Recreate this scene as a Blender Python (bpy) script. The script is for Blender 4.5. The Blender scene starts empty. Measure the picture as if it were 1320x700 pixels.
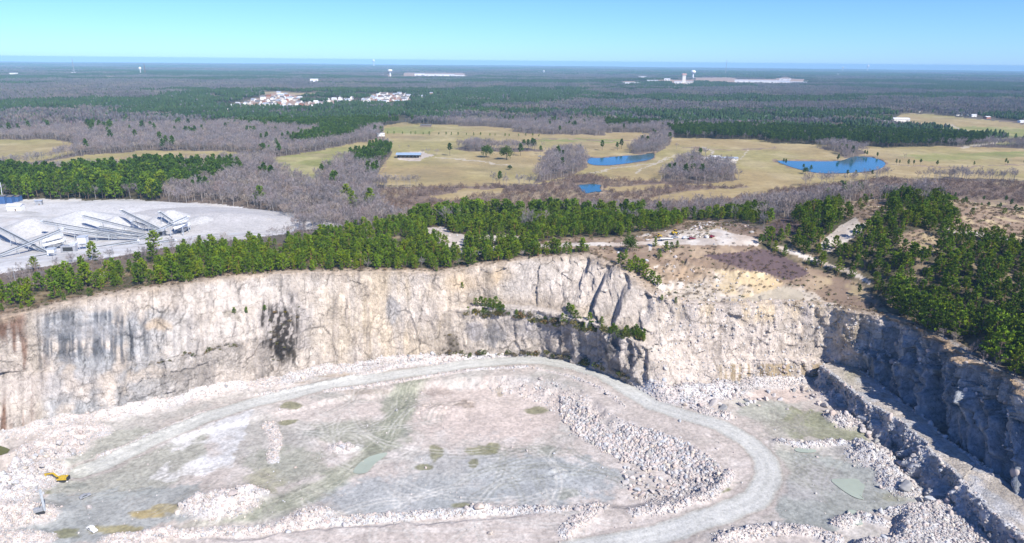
import bpy, math, random
import numpy as np
from mathutils import Matrix, Vector
random.seed(7)
RNG = np.random.default_rng(11)
scene = bpy.context.scene
COL = scene.collection

# ------------------------------------------------------------------ camera
CAMZ = 120.0
F = 880.0                      # focal length in photograph pixels (1320 wide)
TH = math.radians(17.15)
PHI = math.radians(0.55)
REARTH = 2 * 6.37e6
cP, sP, cT, sT = math.cos(PHI), math.sin(PHI), math.cos(TH), math.sin(TH)

def ray(px, py):
    """direction in the world of photograph position px,py"""
    u = (np.asarray(px, float) - 660) / F
    v = (np.asarray(py, float) - 350) / F
    ul = u * cP + v * sP
    vl = -u * sP + v * cP
    return ul, cT - vl * sT, -(sT + vl * cT)

def at(px, py, z=0.0):
    x, y, w = ray(px, py)
    t = (z - CAMZ) / w
    return np.stack([x * t, y * t, np.zeros_like(t) + z], -1)

def px_of(P):
    x, y, z = P[..., 0], P[..., 1], P[..., 2] - CAMZ
    dep = y * cT - z * sT
    dn = -(y * sT) - z * cT
    dep = np.where(dep < 1, 1, dep)
    ul, vl = x / dep, dn / dep
    u = ul * cP - vl * sP
    v = ul * sP + vl * cP
    return 660 + u * F, 350 + v * F

cam_d = bpy.data.cameras.new("camera")
cam = bpy.data.objects.new("camera", cam_d)
COL.objects.link(cam)
X = Vector((1, 0, 0)); Dl = Vector((0, -sT, -cT)); Fw = Vector((0, cT, -sT))
R = X * cP - Dl * sP
D = X * sP + Dl * cP
M = Matrix((R, -D, -Fw)).transposed().to_4x4()
M.translation = Vector((0, 0, CAMZ))
cam.matrix_world = M
cam_d.sensor_width = 36
cam_d.lens = F / 1320 * 36
cam_d.clip_start = 1.0
cam_d.clip_end = 90000
scene.camera = cam

# ------------------------------------------------------------------ noise
def hash2(ix, iy, seed=0):
    h = (ix.astype(np.int64) * 374761393 + iy.astype(np.int64) * 668265263 + seed * 974634777) & 0xFFFFFFFF
    h = ((h ^ (h >> 13)) * 1274126177) & 0xFFFFFFFF
    h = h ^ (h >> 16)
    return (h & 0xFFFFFF) / float(0xFFFFFF)

def vnoise(x, y, seed=0):
    ix, iy = np.floor(x), np.floor(y)
    fx, fy = x - ix, y - iy
    fx = fx * fx * fx * (fx * (fx * 6 - 15) + 10); fy = fy * fy * fy * (fy * (fy * 6 - 15) + 10)
    a = hash2(ix, iy, seed); b = hash2(ix + 1, iy, seed)
    c = hash2(ix, iy + 1, seed); d = hash2(ix + 1, iy + 1, seed)
    return (a * (1 - fx) + b * fx) * (1 - fy) + (c * (1 - fx) + d * fx) * fy - .5

def fbm(x, y, oct=4, seed=0):
    s, a, n = 0, 1, 0
    for o in range(oct):
        s = s + a * vnoise(x * 2 ** o + 17.3 * o, y * 2 ** o - 9.1 * o, seed + o)
        n += a; a *= .5
    return s / n * 2          # about -1..1

def cell(x, y, seed=0, planes=False):
    """Worley cells: random value of the nearest cell (0..1) and its tilt"""
    ix, iy = np.floor(x), np.floor(y)
    best = np.full(np.shape(x), 9e9); val = np.zeros(np.shape(x)); tx = np.zeros(np.shape(x)); ty = np.zeros(np.shape(x))
    for dx in (-1, 0, 1):
        for dy in (-1, 0, 1):
            cx, cy = ix + dx, iy + dy
            qx = cx + .1 + .8 * hash2(cx, cy, seed + 1); qy = cy + .1 + .8 * hash2(cx, cy, seed + 2)
            d = np.maximum(np.abs(x - qx), np.abs(y - qy)) + .3 * (np.abs(x - qx) + np.abs(y - qy))
            m = d < best
            best = np.where(m, d, best)
            val = np.where(m, hash2(cx, cy, seed + 3), val)
            tx = np.where(m, (hash2(cx, cy, seed + 4) - .5) * (x - qx), tx)
            ty = np.where(m, (hash2(cx, cy, seed + 5) - .5) * (y - qy), ty)
    if planes:
        return val, tx + ty
    return val

def sstep(a, b, x):
    t = np.clip((x - a) / (b - a), 0, 1)
    return t * t * (3 - 2 * t)

def inpoly(x, y, poly):
    x = np.asarray(x, float); y = np.asarray(y, float)
    r = np.zeros(x.shape, bool)
    n = len(poly)
    for i in range(n):
        x1, y1 = poly[i][0], poly[i][1]; x2, y2 = poly[(i + 1) % n][0], poly[(i + 1) % n][1]
        if y1 == y2: continue
        c = ((y1 > y) != (y2 > y)) & (x < (x2 - x1) * (y - y1) / (y2 - y1) + x1)
        r ^= c
    return r

def dist_line(x, y, pts, closed=False, want_t=False):
    best = np.full(np.shape(x), 9e9); bt = np.zeros(np.shape(x))
    n = len(pts)
    for i in range(n if closed else n - 1):
        ax, ay = pts[i][0], pts[i][1]; bx, by = pts[(i + 1) % n][0], pts[(i + 1) % n][1]
        dx, dy = bx - ax, by - ay
        t = np.clip(((x - ax) * dx + (y - ay) * dy) / (dx * dx + dy * dy + 1e-9), 0, 1)
        d = (x - ax - t * dx) ** 2 + (y - ay - t * dy) ** 2
        m = d < best
        best = np.where(m, d, best); bt = np.where(m, i + t, bt)
    return (np.sqrt(best), bt) if want_t else np.sqrt(best)

# ------------------------------------------------------------------ pit outline (photograph px + height of the real place)
# rim px, rim z, foot px, foot z, ledge px (or None), ledge z, ledge depth, roughness
ST = [
 ((-150, 445), -5, (-160, 612), -61, None, 0, 0, .6),
 ((-70, 428), -5, (-80, 585), -61, None, 0, 0, .6),
 ((0, 411), -4, (0, 562), -61, (0, 480), -34, 3, .55),
 ((70, 394), -3, (70, 550), -61, (70, 480), -36, 3, .6),
 ((140, 381), -2, (140, 537), -61, (140, 474), -36, 2, .6),
 ((200, 372), -1, (200, 522), -61, (205, 462), -34, 2, 1.3),
 ((300, 357), 0, (300, 502), -61, (300, 440), -30, 1, .5),
 ((400, 351), 0, (400, 484), -61, None, 0, 0, .42),
 ((500, 350), -2, (500, 468), -59, None, 0, 0, .4),
 ((565, 352), -3, (565, 463), -57.5, (565, 400), -25, 1.5, .5),
 ((620, 343), 0, (620, 461), -57, (620, 395), -23, 7, .7),
 ((700, 332), 3, (695, 459), -57, (700, 400), -24, 7, .8),
 ((755, 329), 3, (755, 471), -56, (755, 414), -25, 6, 1.5),
 ((800, 346), 1, (808, 493), -55, (812, 436), -28, 5, 1.8),
 ((850, 386), -11, (858, 512), -54.5, None, 0, 0, 1.3),
 ((900, 395), -12, (900, 508), -54, (900, 466), -42, 3, 1.0),
 ((960, 396), -12, (960, 495), -54, (960, 463), -41, 5, .9),
 ((1020, 394), -12, (1020, 492), -54, (1020, 463), -41, 5, .9),
 ((1075, 397), -11, (1066, 490), -54, (1066, 466), -42, 5, 1.0),
 ((1108, 404), -10, (1112, 482), -45, (1112, 452), -30, 6, 1.6),
 ((1150, 412), -9, (1142, 540), -61, (1140, 466), -32, 7, 2.2),
 ((1195, 430), -9, (1190, 580), -61, (1188, 470), -24, 4, 2.8),
 ((1235, 455), -9, (1228, 625), -61, (1228, 490), -22, 3, 3.0),
 ((1290, 486), -9, (1275, 680), -61, (1280, 515), -21, 8, 2.6),
 ((1360, 530), -8, (1340, 760), -61, (1345, 560), -21, 9, 2.4),
]
rimP, footP, loP, liP, rough = [], [], [], [], []
for rp, rz, fp, fz, lp, lz, ld, ro in ST:
    r = at(*rp, rz); f = at(*fp, fz)
    if lp is None:
        lo = f + (r - f) * .45; li = f + (r - f) * .52
    else:
        lo = at(*lp, lz)
        d = r - lo; d[2] = 0; L = np.linalg.norm(d[:2]) + 1e-6
        li = lo + d / L * min(ld, L * .8); li[2] += .6
    rimP.append(r); footP.append(f); loP.append(lo); liP.append(li); rough.append(ro)
for wx, wy, nx, ny in [(330, 90, -1, .3), (250, 20, -.4, 1), (0, -40, 0, 1), (-300, -20, .5, 1), (-430, 120, 1, .3), (-440, 240, 1, -.2)]:
    r = np.array([wx, wy, -4.0]); f = np.array([wx + nx * 30, wy + ny * 30, -61.0])
    rimP.append(r); footP.append(f); loP.append(f + (r - f) * .45); liP.append(f + (r - f) * .5); rough.append(1.0)
rimP, footP, loP, liP, rough = map(np.array, (rimP, footP, loP, liP, rough))
RIM2 = rimP[:, :2]; FOOT2 = footP[:, :2]

# ------------------------------------------------------------------ ground height outside the pit
def gsite(px, py, z=-8.0):
    p = at(px, py, z)
    for _ in range(4):
        p = at(px, py, z - (p[0] ** 2 + p[1] ** 2) / REARTH)
    return p
HILLC = at(1150, 262, 24)[:2]
MOUNDS = []
for px, py, r, h in [(560, 97, 700, 14), (1000, 106, 600, 10), (880, 106, 350, 10), (345, 126, 350, 12), (500, 124, 350, 8), (835, 107, 400, 8), (1170, 153, 160, 3), (181, 96, 400, 10), (482, 89, 500, 20), (405, 105, 300, 8)]:
    p = gsite(px, py); MOUNDS.append((p[0], p[1], r, h))

def Hp(x, y):
    x = np.asarray(x, float); y = np.asarray(y, float)
    dr, tr = dist_line(x, y, RIM2, True, True)
    rz = np.interp(tr, np.arange(len(rimP) + 1), np.append(rimP[:, 2], rimP[0, 2]))
    d = np.hypot(x, y)
    base = -8 + 8 * (1 - sstep(75, 165, dr))
    base = base + 8 * np.exp(-((x - 120) ** 2 + (y - 452) ** 2) / 65 ** 2)
    # wooded hill to the right of the pit
    hx, hy = x - HILLC[0], y - HILLC[1]
    ang = math.radians(-14)
    a = hx * math.cos(ang) + hy * math.sin(ang); b = -hx * math.sin(ang) + hy * math.cos(ang)
    sa = np.where(a > 0, 330., 95.); sb = np.where(b > 0, 70., 120.)
    hill = 34 * np.exp(-(a / sa) ** 2 - (b / sb) ** 2)
    base = base + hill * (1 + .12 * fbm(x / 60, y / 60, 3, 3)) + .8 * fbm(x / 45, y / 45, 3, 4) * sstep(8, 40, dr) * (1 - sstep(500, 620, d) * .8)
    ms = np.exp(-((x - 118) / 42) ** 4 - ((y - 388) / 24) ** 4)
    base = base + ms * (4.2 * (cell(x / 9 + .3 * fbm(x / 12, y / 12, 2, 5), y / 6, 6) - .5) + 2.2 * (cell(x / 3.5, y / 3, 8) - .5) + .8 * fbm(x / 5, y / 5, 3, 7))
    w = 1 - sstep(4, 62, dr)
    h = w * rz + (1 - w) * base + w * ms * 1.6 * (cell(x / 6, y / 4, 9) - .5)
    far = sstep(1500, 4000, d)
    h = h + far * (7 * fbm(x / 900, y / 900, 3, 21)) + sstep(4000, 14000, d) * 22 * fbm(x / 3500, y / 3500, 3, 22)
    for mx, my, r, hh in MOUNDS:
        h = h + hh * np.exp(-((x - mx) ** 2 + (y - my) ** 2) / r ** 2)
    return h - d * d / REARTH

def ground_at(px, py):
    z = -8.0
    p = at(px, py, z)
    for _ in range(12):
        z = .5 * z + .5 * float(Hp(np.array([p[0]]), np.array([p[1]]))[0])
        p = at(px, py, z)
    p[2] = float(Hp(np.array([p[0]]), np.array([p[1]]))[0])
    return p

# ------------------------------------------------------------------ land cover map (photograph footprint on the ground)
W_, H_ = 1320, 720
cov = np.full((H_, W_), 3, np.int8)       # 1 pine 2 bare 3 mixed 4 tan field 5 green field 6 stone yard 7 marsh 8 water 9 bare pale ground 10 dry scrub 11 clearing 12 dirt track
YY, XX = np.mgrid[0:H_, 0:W_]
def paint(c, *pts):
    xs = [p[0] for p in pts]; ys = [p[1] for p in pts]
    x0, x1 = max(0, int(min(xs)) - 1), min(W_, int(max(xs)) + 2); y0, y1 = max(0, int(min(ys)) - 1), min(H_, int(max(ys)) + 2)
    if x1 <= x0 or y1 <= y0: return
    m = inpoly(XX[y0:y1, x0:x1] + .5, YY[y0:y1, x0:x1] + .5, pts)
    cov[y0:y1, x0:x1][m] = c
def stroke(c, w, *pts):
    xs = [p[0] for p in pts]; ys = [p[1] for p in pts]
    x0, x1 = max(0, int(min(xs) - w) - 1), min(W_, int(max(xs) + w) + 2); y0, y1 = max(0, int(min(ys) - w) - 1), min(H_, int(max(ys) + w) + 2)
    m = dist_line(XX[y0:y1, x0:x1] + .5, YY[y0:y1, x0:x1] + .5, pts) < w / 2
    cov[y0:y1, x0:x1][m] = c
cov[155:300, :] = 2
paint(2, (0, 140), (140, 140), (200, 160), (200, 178), (0, 178))
paint(2, (560, 140), (700, 135), (860, 130), (1000, 150), (985, 172), (700, 166), (560, 158))
paint(1, (190, 155), (300, 150), (330, 147), (400, 140), (430, 135), (530, 138), (650, 142), (650, 150), (540, 152), (530, 161), (490, 163), (470, 172), (440, 184), (400, 189), (370, 189), (420, 170), (300, 162))
paint(1, (0, 138), (40, 132), (150, 128), (160, 136), (80, 142), (0, 144)); paint(1, (180, 140), (320, 128), (330, 133), (200, 148))
paint(1, (640, 148), (720, 143), (900, 148), (980, 142), (1180, 148), (1180, 156), (960, 160), (780, 166), (780, 160), (860, 156), (700, 154))
paint(1, (780, 156), (825, 154), (825, 166), (780, 167))
paint(2, (580, 150), (780, 152), (780, 170), (660, 176), (580, 166))
# fields
paint(4, (0, 180), (70, 180), (98, 186), (97, 197), (40, 209), (0, 214))
paint(4, (20, 215), (100, 201), (180, 195), (290, 195), (345, 201), (345, 207), (0, 226))
paint(5, (20, 215), (100, 205), (150, 203), (130, 209), (0, 224))
paint(4, (345, 204), (430, 191), (485, 179), (495, 173), (490, 163), (520, 158), (560, 160), (600, 162), (760, 170), (850, 172), (985, 181), (1100, 186), (1320, 191), (1320, 233), (1230, 229), (1180, 231), (1140, 227), (1090, 235), (1000, 244), (950, 253), (900, 259), (870, 257), (860, 249), (850, 239), (810, 237), (740, 239), (690, 237), (600, 241), (500, 241), (490, 237), (400, 239), (380, 233))
paint(5, (345, 204), (430, 191), (500, 193), (470, 202), (425, 216), (405, 236), (383, 234), (360, 216))
paint(5, (495, 165), (555, 161), (560, 168), (550, 173), (497, 172)); paint(5, (1150, 200), (1320, 195), (1320, 203), (1200, 208))
paint(5, (700, 177), (800, 180), (800, 184), (690, 182))
paint(2, (665, 164), (780, 168), (780, 175), (660, 171))
paint(14, (406, 240), (412, 226), (440, 209), (470, 202), (490, 188), (505, 188), (505, 202), (490, 217), (485, 237))
paint(2, (585, 191), (612, 186), (640, 190), (700, 192), (700, 196), (600, 195))
paint(2, (690, 236), (702, 207), (720, 196), (745, 195), (757, 207), (756, 216), (735, 228))
paint(2, (812, 197), (822, 186), (840, 178), (868, 173), (863, 187), (846, 198), (830, 199))
paint(2, (850, 234), (868, 215), (890, 203), (910, 201), (940, 214), (950, 233), (900, 238))
paint(9, (512, 198), (545, 195), (560, 200), (540, 207), (515, 207)); paint(9, (895, 203), (945, 203), (950, 210), (910, 213))
stroke(12, 2, (905, 210), (920, 195), (905, 190)); stroke(12, 1.6, (820, 222), (860, 203)); stroke(12, 1.6, (955, 205), (965, 191))
# wet ground along the stream
paint(7, (480, 246), (560, 240), (690, 240), (702, 236), (760, 224), (790, 232), (860, 234), (900, 240), (960, 240), (1000, 244), (1090, 237), (1140, 229), (1200, 233), (1320, 236), (1320, 262), (1150, 254), (1000, 266), (880, 272), (700, 278), (500, 282))
paint(4, (555, 254), (600, 244), (650, 242), (652, 247), (580, 258)); paint(4, (775, 242), (860, 237), (872, 241), (800, 248))
paint(4, (835, 257), (890, 245), (1000, 240), (1000, 247), (890, 262))
for ring in ([(755, 203), (775, 204), (800, 201), (825, 200), (844, 197), (843, 205), (820, 209), (790, 213), (765, 213), (757, 210), (755, 203)], [(998, 207), (1040, 208), (1085, 208), (1100, 202), (1126, 203), (1144, 210), (1136, 218), (1115, 222), (1065, 224), (1040, 220), (1016, 214), (998, 207)], [(742, 239), (776, 238), (777, 247), (755, 250), (742, 239)]):
    stroke(10, 3.2, *ring)
stroke(12, 1.2, (560, 203), (610, 207), (660, 214)); stroke(10, 1.5, (500, 203), (492, 222), (486, 238)); stroke(10, 1.3, (690, 178), (760, 181), (845, 182)); stroke(10, 1.2, (880, 190), (940, 193), (1000, 190)); stroke(10, 1.2, (1150, 212), (1230, 216), (1320, 212)); stroke(12, 1.2, (760, 222), (800, 216), (855, 208), (870, 200))
paint(8, (742, 239), (760, 237), (776, 238), (774, 243), (777, 247), (755, 250), (748, 246))
paint(8, (755, 203), (775, 204), (800, 201), (825, 200), (844, 197), (843, 205), (820, 209), (790, 213), (765, 213), (757, 210))
paint(8, (998, 207), (1040, 208), (1085, 208), (1100, 202), (1126, 203), (1144, 210), (1136, 218), (1115, 222), (1065, 224), (1040, 220), (1016, 214))
paint(2, (1050, 190), (1085, 188), (1120, 197), (1100, 203), (1088, 204), (1080, 196))
# right hand farmland and its pine grove
paint(1, (985, 166), (1080, 161), (1180, 166), (1275, 174), (1270, 187), (1150, 190), (1000, 185), (980, 180), (870, 178), (860, 168))
paint(5, (1140, 160), (1170, 151), (1320, 165), (1320, 186), (1272, 186), (1272, 175), (1185, 166))
paint(4, (1163, 146), (1200, 147), (1320, 160), (1320, 165), (1160, 161), (1140, 161))
stroke(12, 2, (1222, 160), (1240, 168), (1290, 176), (1282, 184), (1240, 190))
# housing estate and far cleared places
paint(11, (280, 145), (300, 136), (330, 127), (358, 118), (382, 123), (400, 132), (455, 126), (452, 135), (400, 141), (330, 141), (300, 139))
paint(11, (460, 135), (474, 122), (500, 120), (531, 121), (533, 131), (500, 136), (470, 136)); paint(11, (538, 129), (541, 121), (558, 120), (558, 127))
for x, y, w, h in [(560, 97, 45, 3), (990, 106, 54, 3.5), (920, 103, 30, 3), (880, 107, 20, 4), (814, 108, 12, 2.5), (828, 100, 7, 2), (846, 105, 9, 2), (860, 103, 7, 2), (727, 104, 5, 2), (405, 105, 8, 2.5), (18, 97, 8, 2.5), (503, 99, 8, 3), (181, 96, 5, 3), (790, 127, 10, 2), (1012, 102, 12, 2), (95, 95, 4, 1.5), (142, 100, 12, 1.5)]:
    paint(11, (x - w, y - h), (x + w, y - h), (x + w, y + h), (x - w, y + h))
# by the plant on the left
paint(14, (190, 262), (210, 226), (300, 217), (385, 230), (388, 250), (330, 264))
paint(1, (0, 264), (0, 228), (60, 232), (150, 224), (250, 217), (300, 216), (300, 222), (210, 232), (195, 260), (130, 260))
paint(2, (200, 264), (330, 276), (388, 292), (420, 292), (500, 280), (480, 246), (390, 240), (300, 232), (220, 246))
paint(6, (0, 258), (60, 256), (150, 257), (270, 262), (340, 272), (383, 288), (378, 300), (330, 306), (250, 316), (225, 319), (110, 336), (0, 353), (-5, 300))
paint(2, (0, 353), (110, 336), (225, 319), (250, 316), (250, 324), (120, 352), (0, 374))
# the belt of young pines behind the face
paint(1, (0, 372), (60, 368), (130, 352), (200, 338), (260, 320), (330, 317), (400, 311), (450, 303), (500, 292), (560, 282), (640, 279), (760, 280), (860, 282), (990, 274), (1000, 290), (880, 300), (760, 312), (770, 328), (560, 360), (400, 360), (200, 382), (60, 402), (0, 430))
paint(10, (0, 392), (60, 390), (130, 378), (200, 366), (215, 382), (60, 420), (0, 440))
paint(1, (0, 385), (70, 380), (75, 392), (0, 398))
paint(9, (541, 294), (572, 291), (598, 310), (606, 328), (588, 330), (568, 318), (555, 306)); paint(9, (570, 300), (660, 305), (690, 308), (690, 312), (600, 312))
paint(9, (120, 358), (142, 350), (146, 354), (124, 364)); paint(9, (600, 328), (640, 318), (650, 320), (610, 332))
paint(10, (690, 312), (745, 305), (830, 304), (860, 296), (890, 284), (950, 284), (978, 298), (1005, 312), (985, 322), (860, 326), (690, 326))
paint(15, (820, 303), (850, 297), (885, 295), (900, 289), (918, 286), (938, 296), (930, 306), (900, 310), (830, 310)); stroke(9, 4, (840, 309), (880, 309), (920, 309))
stroke(9, 5, (690, 317), (760, 315), (860, 312.5), (940, 313), (990, 316)); paint(9, (925, 311), (915, 297), (925, 294), (950, 303), (985, 312), (985, 316), (940, 316))
stroke(9, 4, (838, 316), (835, 330), (830, 345))
paint(10, (760, 326), (860, 322), (985, 318), (1010, 325), (1090, 352), (1130, 385), (1150, 410), (1100, 410), (1040, 400), (850, 400), (800, 360), (760, 335))
paint(15, (836, 345), (880, 335), (905, 345), (985, 352), (1010, 366), (1040, 370), (1075, 395), (1100, 410), (960, 404), (850, 402), (826, 372))
paint(13, (905, 328), (985, 322), (1020, 335), (1045, 352), (1020, 362), (960, 348))
paint(12, (925, 392), (955, 386), (985, 376), (1010, 370), (1034, 376), (1040, 388), (990, 394), (930, 398))
# hill
paint(1, (975, 318), (1000, 292), (1030, 276), (1100, 262), (1200, 258), (1240, 280), (1330, 316), (1330, 500), (1280, 472), (1235, 446), (1180, 422), (1150, 405), (1135, 390), (1115, 368), (1060, 350), (1000, 330))
paint(13, (985, 294), (1010, 282), (1035, 290), (1030, 304), (990, 306))
paint(10, (1085, 262), (1130, 256), (1150, 268), (1110, 280), (1080, 278))
paint(9, (1050, 322), (1085, 290), (1112, 272), (1122, 276), (1112, 300), (1085, 318), (1070, 326))
paint(10, (1155, 304), (1185, 296), (1215, 308), (1205, 330), (1160, 326)); paint(10, (1215, 262), (1330, 268), (1330, 318), (1290, 312), (1235, 292)); paint(10, (1095, 268), (1140, 262), (1140, 275), (1110, 290))
paint(10, (1200, 255), (1330, 262), (1330, 300), (1290, 296), (1240, 276))
stroke(9, 5, (1000, 320), (1060, 340), (1100, 352), (1120, 366)); stroke(9, 6, (1225, 298), (1290, 306), (1320, 316))
def clearing(x, y):
    d = np.hypot(x, y)
    return fbm(x / 420 + 11, y / 300, 3, 191) - .50 - .25 * (d < 1900)
def cover(x, y, z=None, jit=2.0):
    z = Hp(x, y) if z is None else z
    P = np.stack([x, y, z], -1)
    px, py = px_of(P)
    d = np.hypot(x, y)
    sc = np.clip(900 / d, .25, 1.3) * jit
    px = px + sc * 1.6 * fbm(x / 26, y / 26, 3, 41); py = py + sc * fbm(x / 26, y / 26, 3, 42)
    ix = np.clip(px, 0, W_ - 1).astype(int); iy = np.clip(py, 0, H_ - 1).astype(int)
    return cov[iy, ix], px, py
# ------------------------------------------------------------------ materials
def new_mat(name):
    m = bpy.data.materials.new(name); m.use_nodes = True
    nt = m.node_tree; b = nt.nodes["Principled BSDF"]
    b.inputs["Roughness"].default_value = .9
    b.inputs["Specular IOR Level"].default_value = .15
    return m, nt, b
def N(nt, t, **kw):
    n = nt.nodes.new(t)
    for k, v in kw.items():
        if k in n.inputs: n.inputs[k].default_value = v
        else: setattr(n, k, v)
    return n
def mixc(nt, mode, fac, a, b):
    n = nt.nodes.new("ShaderNodeMix"); n.data_type = 'RGBA'; n.blend_type = mode
    for sock, v in ((n.inputs[0], fac), (n.inputs[6], a), (n.inputs[7], b)):
        if hasattr(v, "links"): nt.links.new(v, sock)
        else: sock.default_value = v
    return n.outputs[2]
def ramp(nt, src, stops):
    r = nt.nodes.new("ShaderNodeValToRGB")
    e = r.color_ramp.elements
    while len(e) > len(stops): e.remove(e[-1])
    while len(e) < len(stops): e.new(.5)
    for el, (p, c) in zip(e, stops):
        el.position = p; el.color = (c, c, c, 1) if not isinstance(c, tuple) else (*c, 1)
    nt.links.new(src, r.inputs[0])
    return r.outputs[0]
def noise(nt, co, scale, detail=4, rough=.6):
    n = N(nt, "ShaderNodeTexNoise"); n.inputs["Scale"].default_value = scale; n.inputs["Detail"].default_value = detail; n.inputs["Roughness"].default_value = rough
    nt.links.new(co, n.inputs["Vector"]); return n.outputs["Fac"]
def mapping(nt, co, scale, rot=(0, 0, 0)):
    m = N(nt, "ShaderNodeMapping"); m.inputs["Scale"].default_value = scale; m.inputs["Rotation"].default_value = rot
    nt.links.new(co, m.inputs["Vector"]); return m.outputs[0]
def simple_mat(name, col, rough=.6, metal=0.0, var=.25, scale=.8):
    m, nt, b = new_mat(name)
    tc = N(nt, "ShaderNodeTexCoord")
    f = noise(nt, tc.outputs["Object"], scale, 5)
    v = ramp(nt, f, [(.3, 1 - var), (.7, 1 + var * .3)])
    nt.links.new(mixc(nt, 'MULTIPLY', 1.0, (*col, 1), v), b.inputs["Base Color"])
    b.inputs["Roughness"].default_value = rough; b.inputs["Metallic"].default_value = metal
    b.inputs["Specular IOR Level"].default_value = .4
    return m
def attr_mat(name, specks=True, rocky=False, fine=1.0, bump=.5):
    m, nt, b = new_mat(name)
    tc = N(nt, "ShaderNodeTexCoord"); co = tc.outputs["Object"]
    a = N(nt, "ShaderNodeAttribute", attribute_name="col")
    c = a.outputs["Color"]
    f1 = noise(nt, co, .55 * fine, 6, .7)
    c = mixc(nt, 'MULTIPLY', 1.0, c, ramp(nt, f1, [(.30, .60 if rocky else .72), (.47, 1.0), (.75, 1.2 if rocky else 1.16)]))
    f0 = noise(nt, co, .06 * fine, 4, .6)
    c = mixc(nt, 'MULTIPLY', 1.0, c, ramp(nt, f0, [(.3, .88), (.7, 1.1)]))
    h = f1
    if rocky:
        # joints: two sets of cracks through the rock, broken up by noise
        w = mixc(nt, 'ADD', .35, co, N(nt, "ShaderNodeTexNoise", Scale=.35).outputs["Color"])
        for sc, rot, wid, dark in (((.16, .16, .075), (.12, .2, 0),   .016, .42), ((.42, .42, .2), (-.25, .15, .3), .026, .58), ((.9, .9, .55), (.4, -.2, .2), .045, .78)):
            v = N(nt, "ShaderNodeTexVoronoi", feature='DISTANCE_TO_EDGE'); v.inputs["Scale"].default_value = 1
            nt.links.new(mapping(nt, w, sc, rot), v.inputs["Vector"])
            msk = ramp(nt, noise(nt, co, .07 + sc[0] * .15, 3), [(.42, 0.0), (.58, 1.0)])
            crack = ramp(nt, v.outputs["Distance"], [(0, dark), (wid * .8, 1.0)])
            c = mixc(nt, 'MULTIPLY', msk, c, crack)
            v2 = N(nt, "ShaderNodeTexVoronoi"); v2.inputs["Scale"].default_value = 1
            nt.links.new(mapping(nt, w, sc, rot), v2.inputs["Vector"])
            sepc = N(nt, "ShaderNodeSeparateColor"); nt.links.new(v2.outputs["Color"], sepc.inputs[0])
            c = mixc(nt, 'MULTIPLY', 1.0, c, ramp(nt, sepc.outputs[0], [(0, .88), (1, 1.08)]))
            add = N(nt, "ShaderNodeMath", operation='MULTIPLY_ADD'); add.inputs[1].default_value = 1.6
            nt.links.new(v.outputs["Distance"], add.inputs[0]); nt.links.new(h, add.inputs[2]); h = add.outputs[0]
    if specks:
        v = N(nt, "ShaderNodeTexVoronoi"); v.inputs["Scale"].default_value = 1.1 * fine
        nt.links.new(co, v.inputs["Vector"])
        c = mixc(nt, 'MULTIPLY', 1.0, c, ramp(nt, v.outputs["Distance"], [(0, 1.08), (.5, 1.0), (.9, .86)]))
    nt.links.new(c, b.inputs["Base Color"])
    bp = N(nt, "ShaderNodeBump"); bp.inputs["Strength"].default_value = bump; bp.inputs["Distance"].default_value = .8
    nt.links.new(h, bp.inputs["Height"]); nt.links.new(bp.outputs[0], b.inputs["Normal"])
    return m
M_ROCK = attr_mat("quarry_rock", rocky=True, specks=False, bump=.4)
M_FLOOR = attr_mat("quarry_floor_dust", specks=True, bump=.35)
M_LAND = attr_mat("farmland_soil_and_grass", specks=False, fine=.35, bump=.3)

# ------------------------------------------------------------------ mesh from arrays
def mesh_obj(name, V, faces, mat, col=None, smooth=False, parent=None, link=True):
    me = bpy.data.meshes.new(name)
    V = np.ascontiguousarray(V, np.float32)
    faces = np.asarray(faces, np.int32)
    k = faces.shape[1]
    me.vertices.add(len(V)); me.vertices.foreach_set("co", V.ravel())
    me.loops.add(faces.size); me.loops.foreach_set("vertex_index", faces.ravel())
    me.polygons.add(len(faces)); me.polygons.foreach_set("loop_start", np.arange(0, faces.size, k, dtype=np.int32))
    me.update(calc_edges=True)
    if smooth: me.polygons.foreach_set("use_smooth", np.ones(len(faces), bool))
    if col is not None:
        a = me.attributes.new("col", 'FLOAT_COLOR', 'POINT')
        c = np.ones((len(V), 4), np.float32); c[:, :3] = np.clip(col, 0, 1); a.data.foreach_set("color", c.ravel())
    if mat is not None:
        for m in (mat if isinstance(mat, (list, tuple)) else [mat]): me.materials.append(m)
    o = bpy.data.objects.new(name, me)
    if link: COL.objects.link(o)
    if parent is not None: o.parent = parent
    return o
def tag(o, label=None, cat=None, group=None, kind=None):
    if label: o["label"] = label
    if cat: o["category"] = cat
    if group: o["group"] = group
    if kind: o["kind"] = kind
    return o
def grid_faces(nu, nv, wrap=False):
    i = np.arange(nu if wrap else nu - 1)[:, None]; j = np.arange(nv - 1)[None, :]
    i2 = (i + 1) % nu
    return np.stack([i * nv + j + 0 * i2, i2 * nv + j, i2 * nv + j + 1, i * nv + j + 1], -1).reshape(-1, 4)
def compact(V, F_, col=None):
    u, inv = np.unique(F_.ravel(), return_inverse=True)
    return V[u], inv.reshape(F_.shape), (None if col is None else col[u])
def lerpc(c, m, col, a=1.0):
    m = np.clip(m * a, 0, 1)[..., None]
    return c * (1 - m) + np.asarray(col) * m

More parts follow.
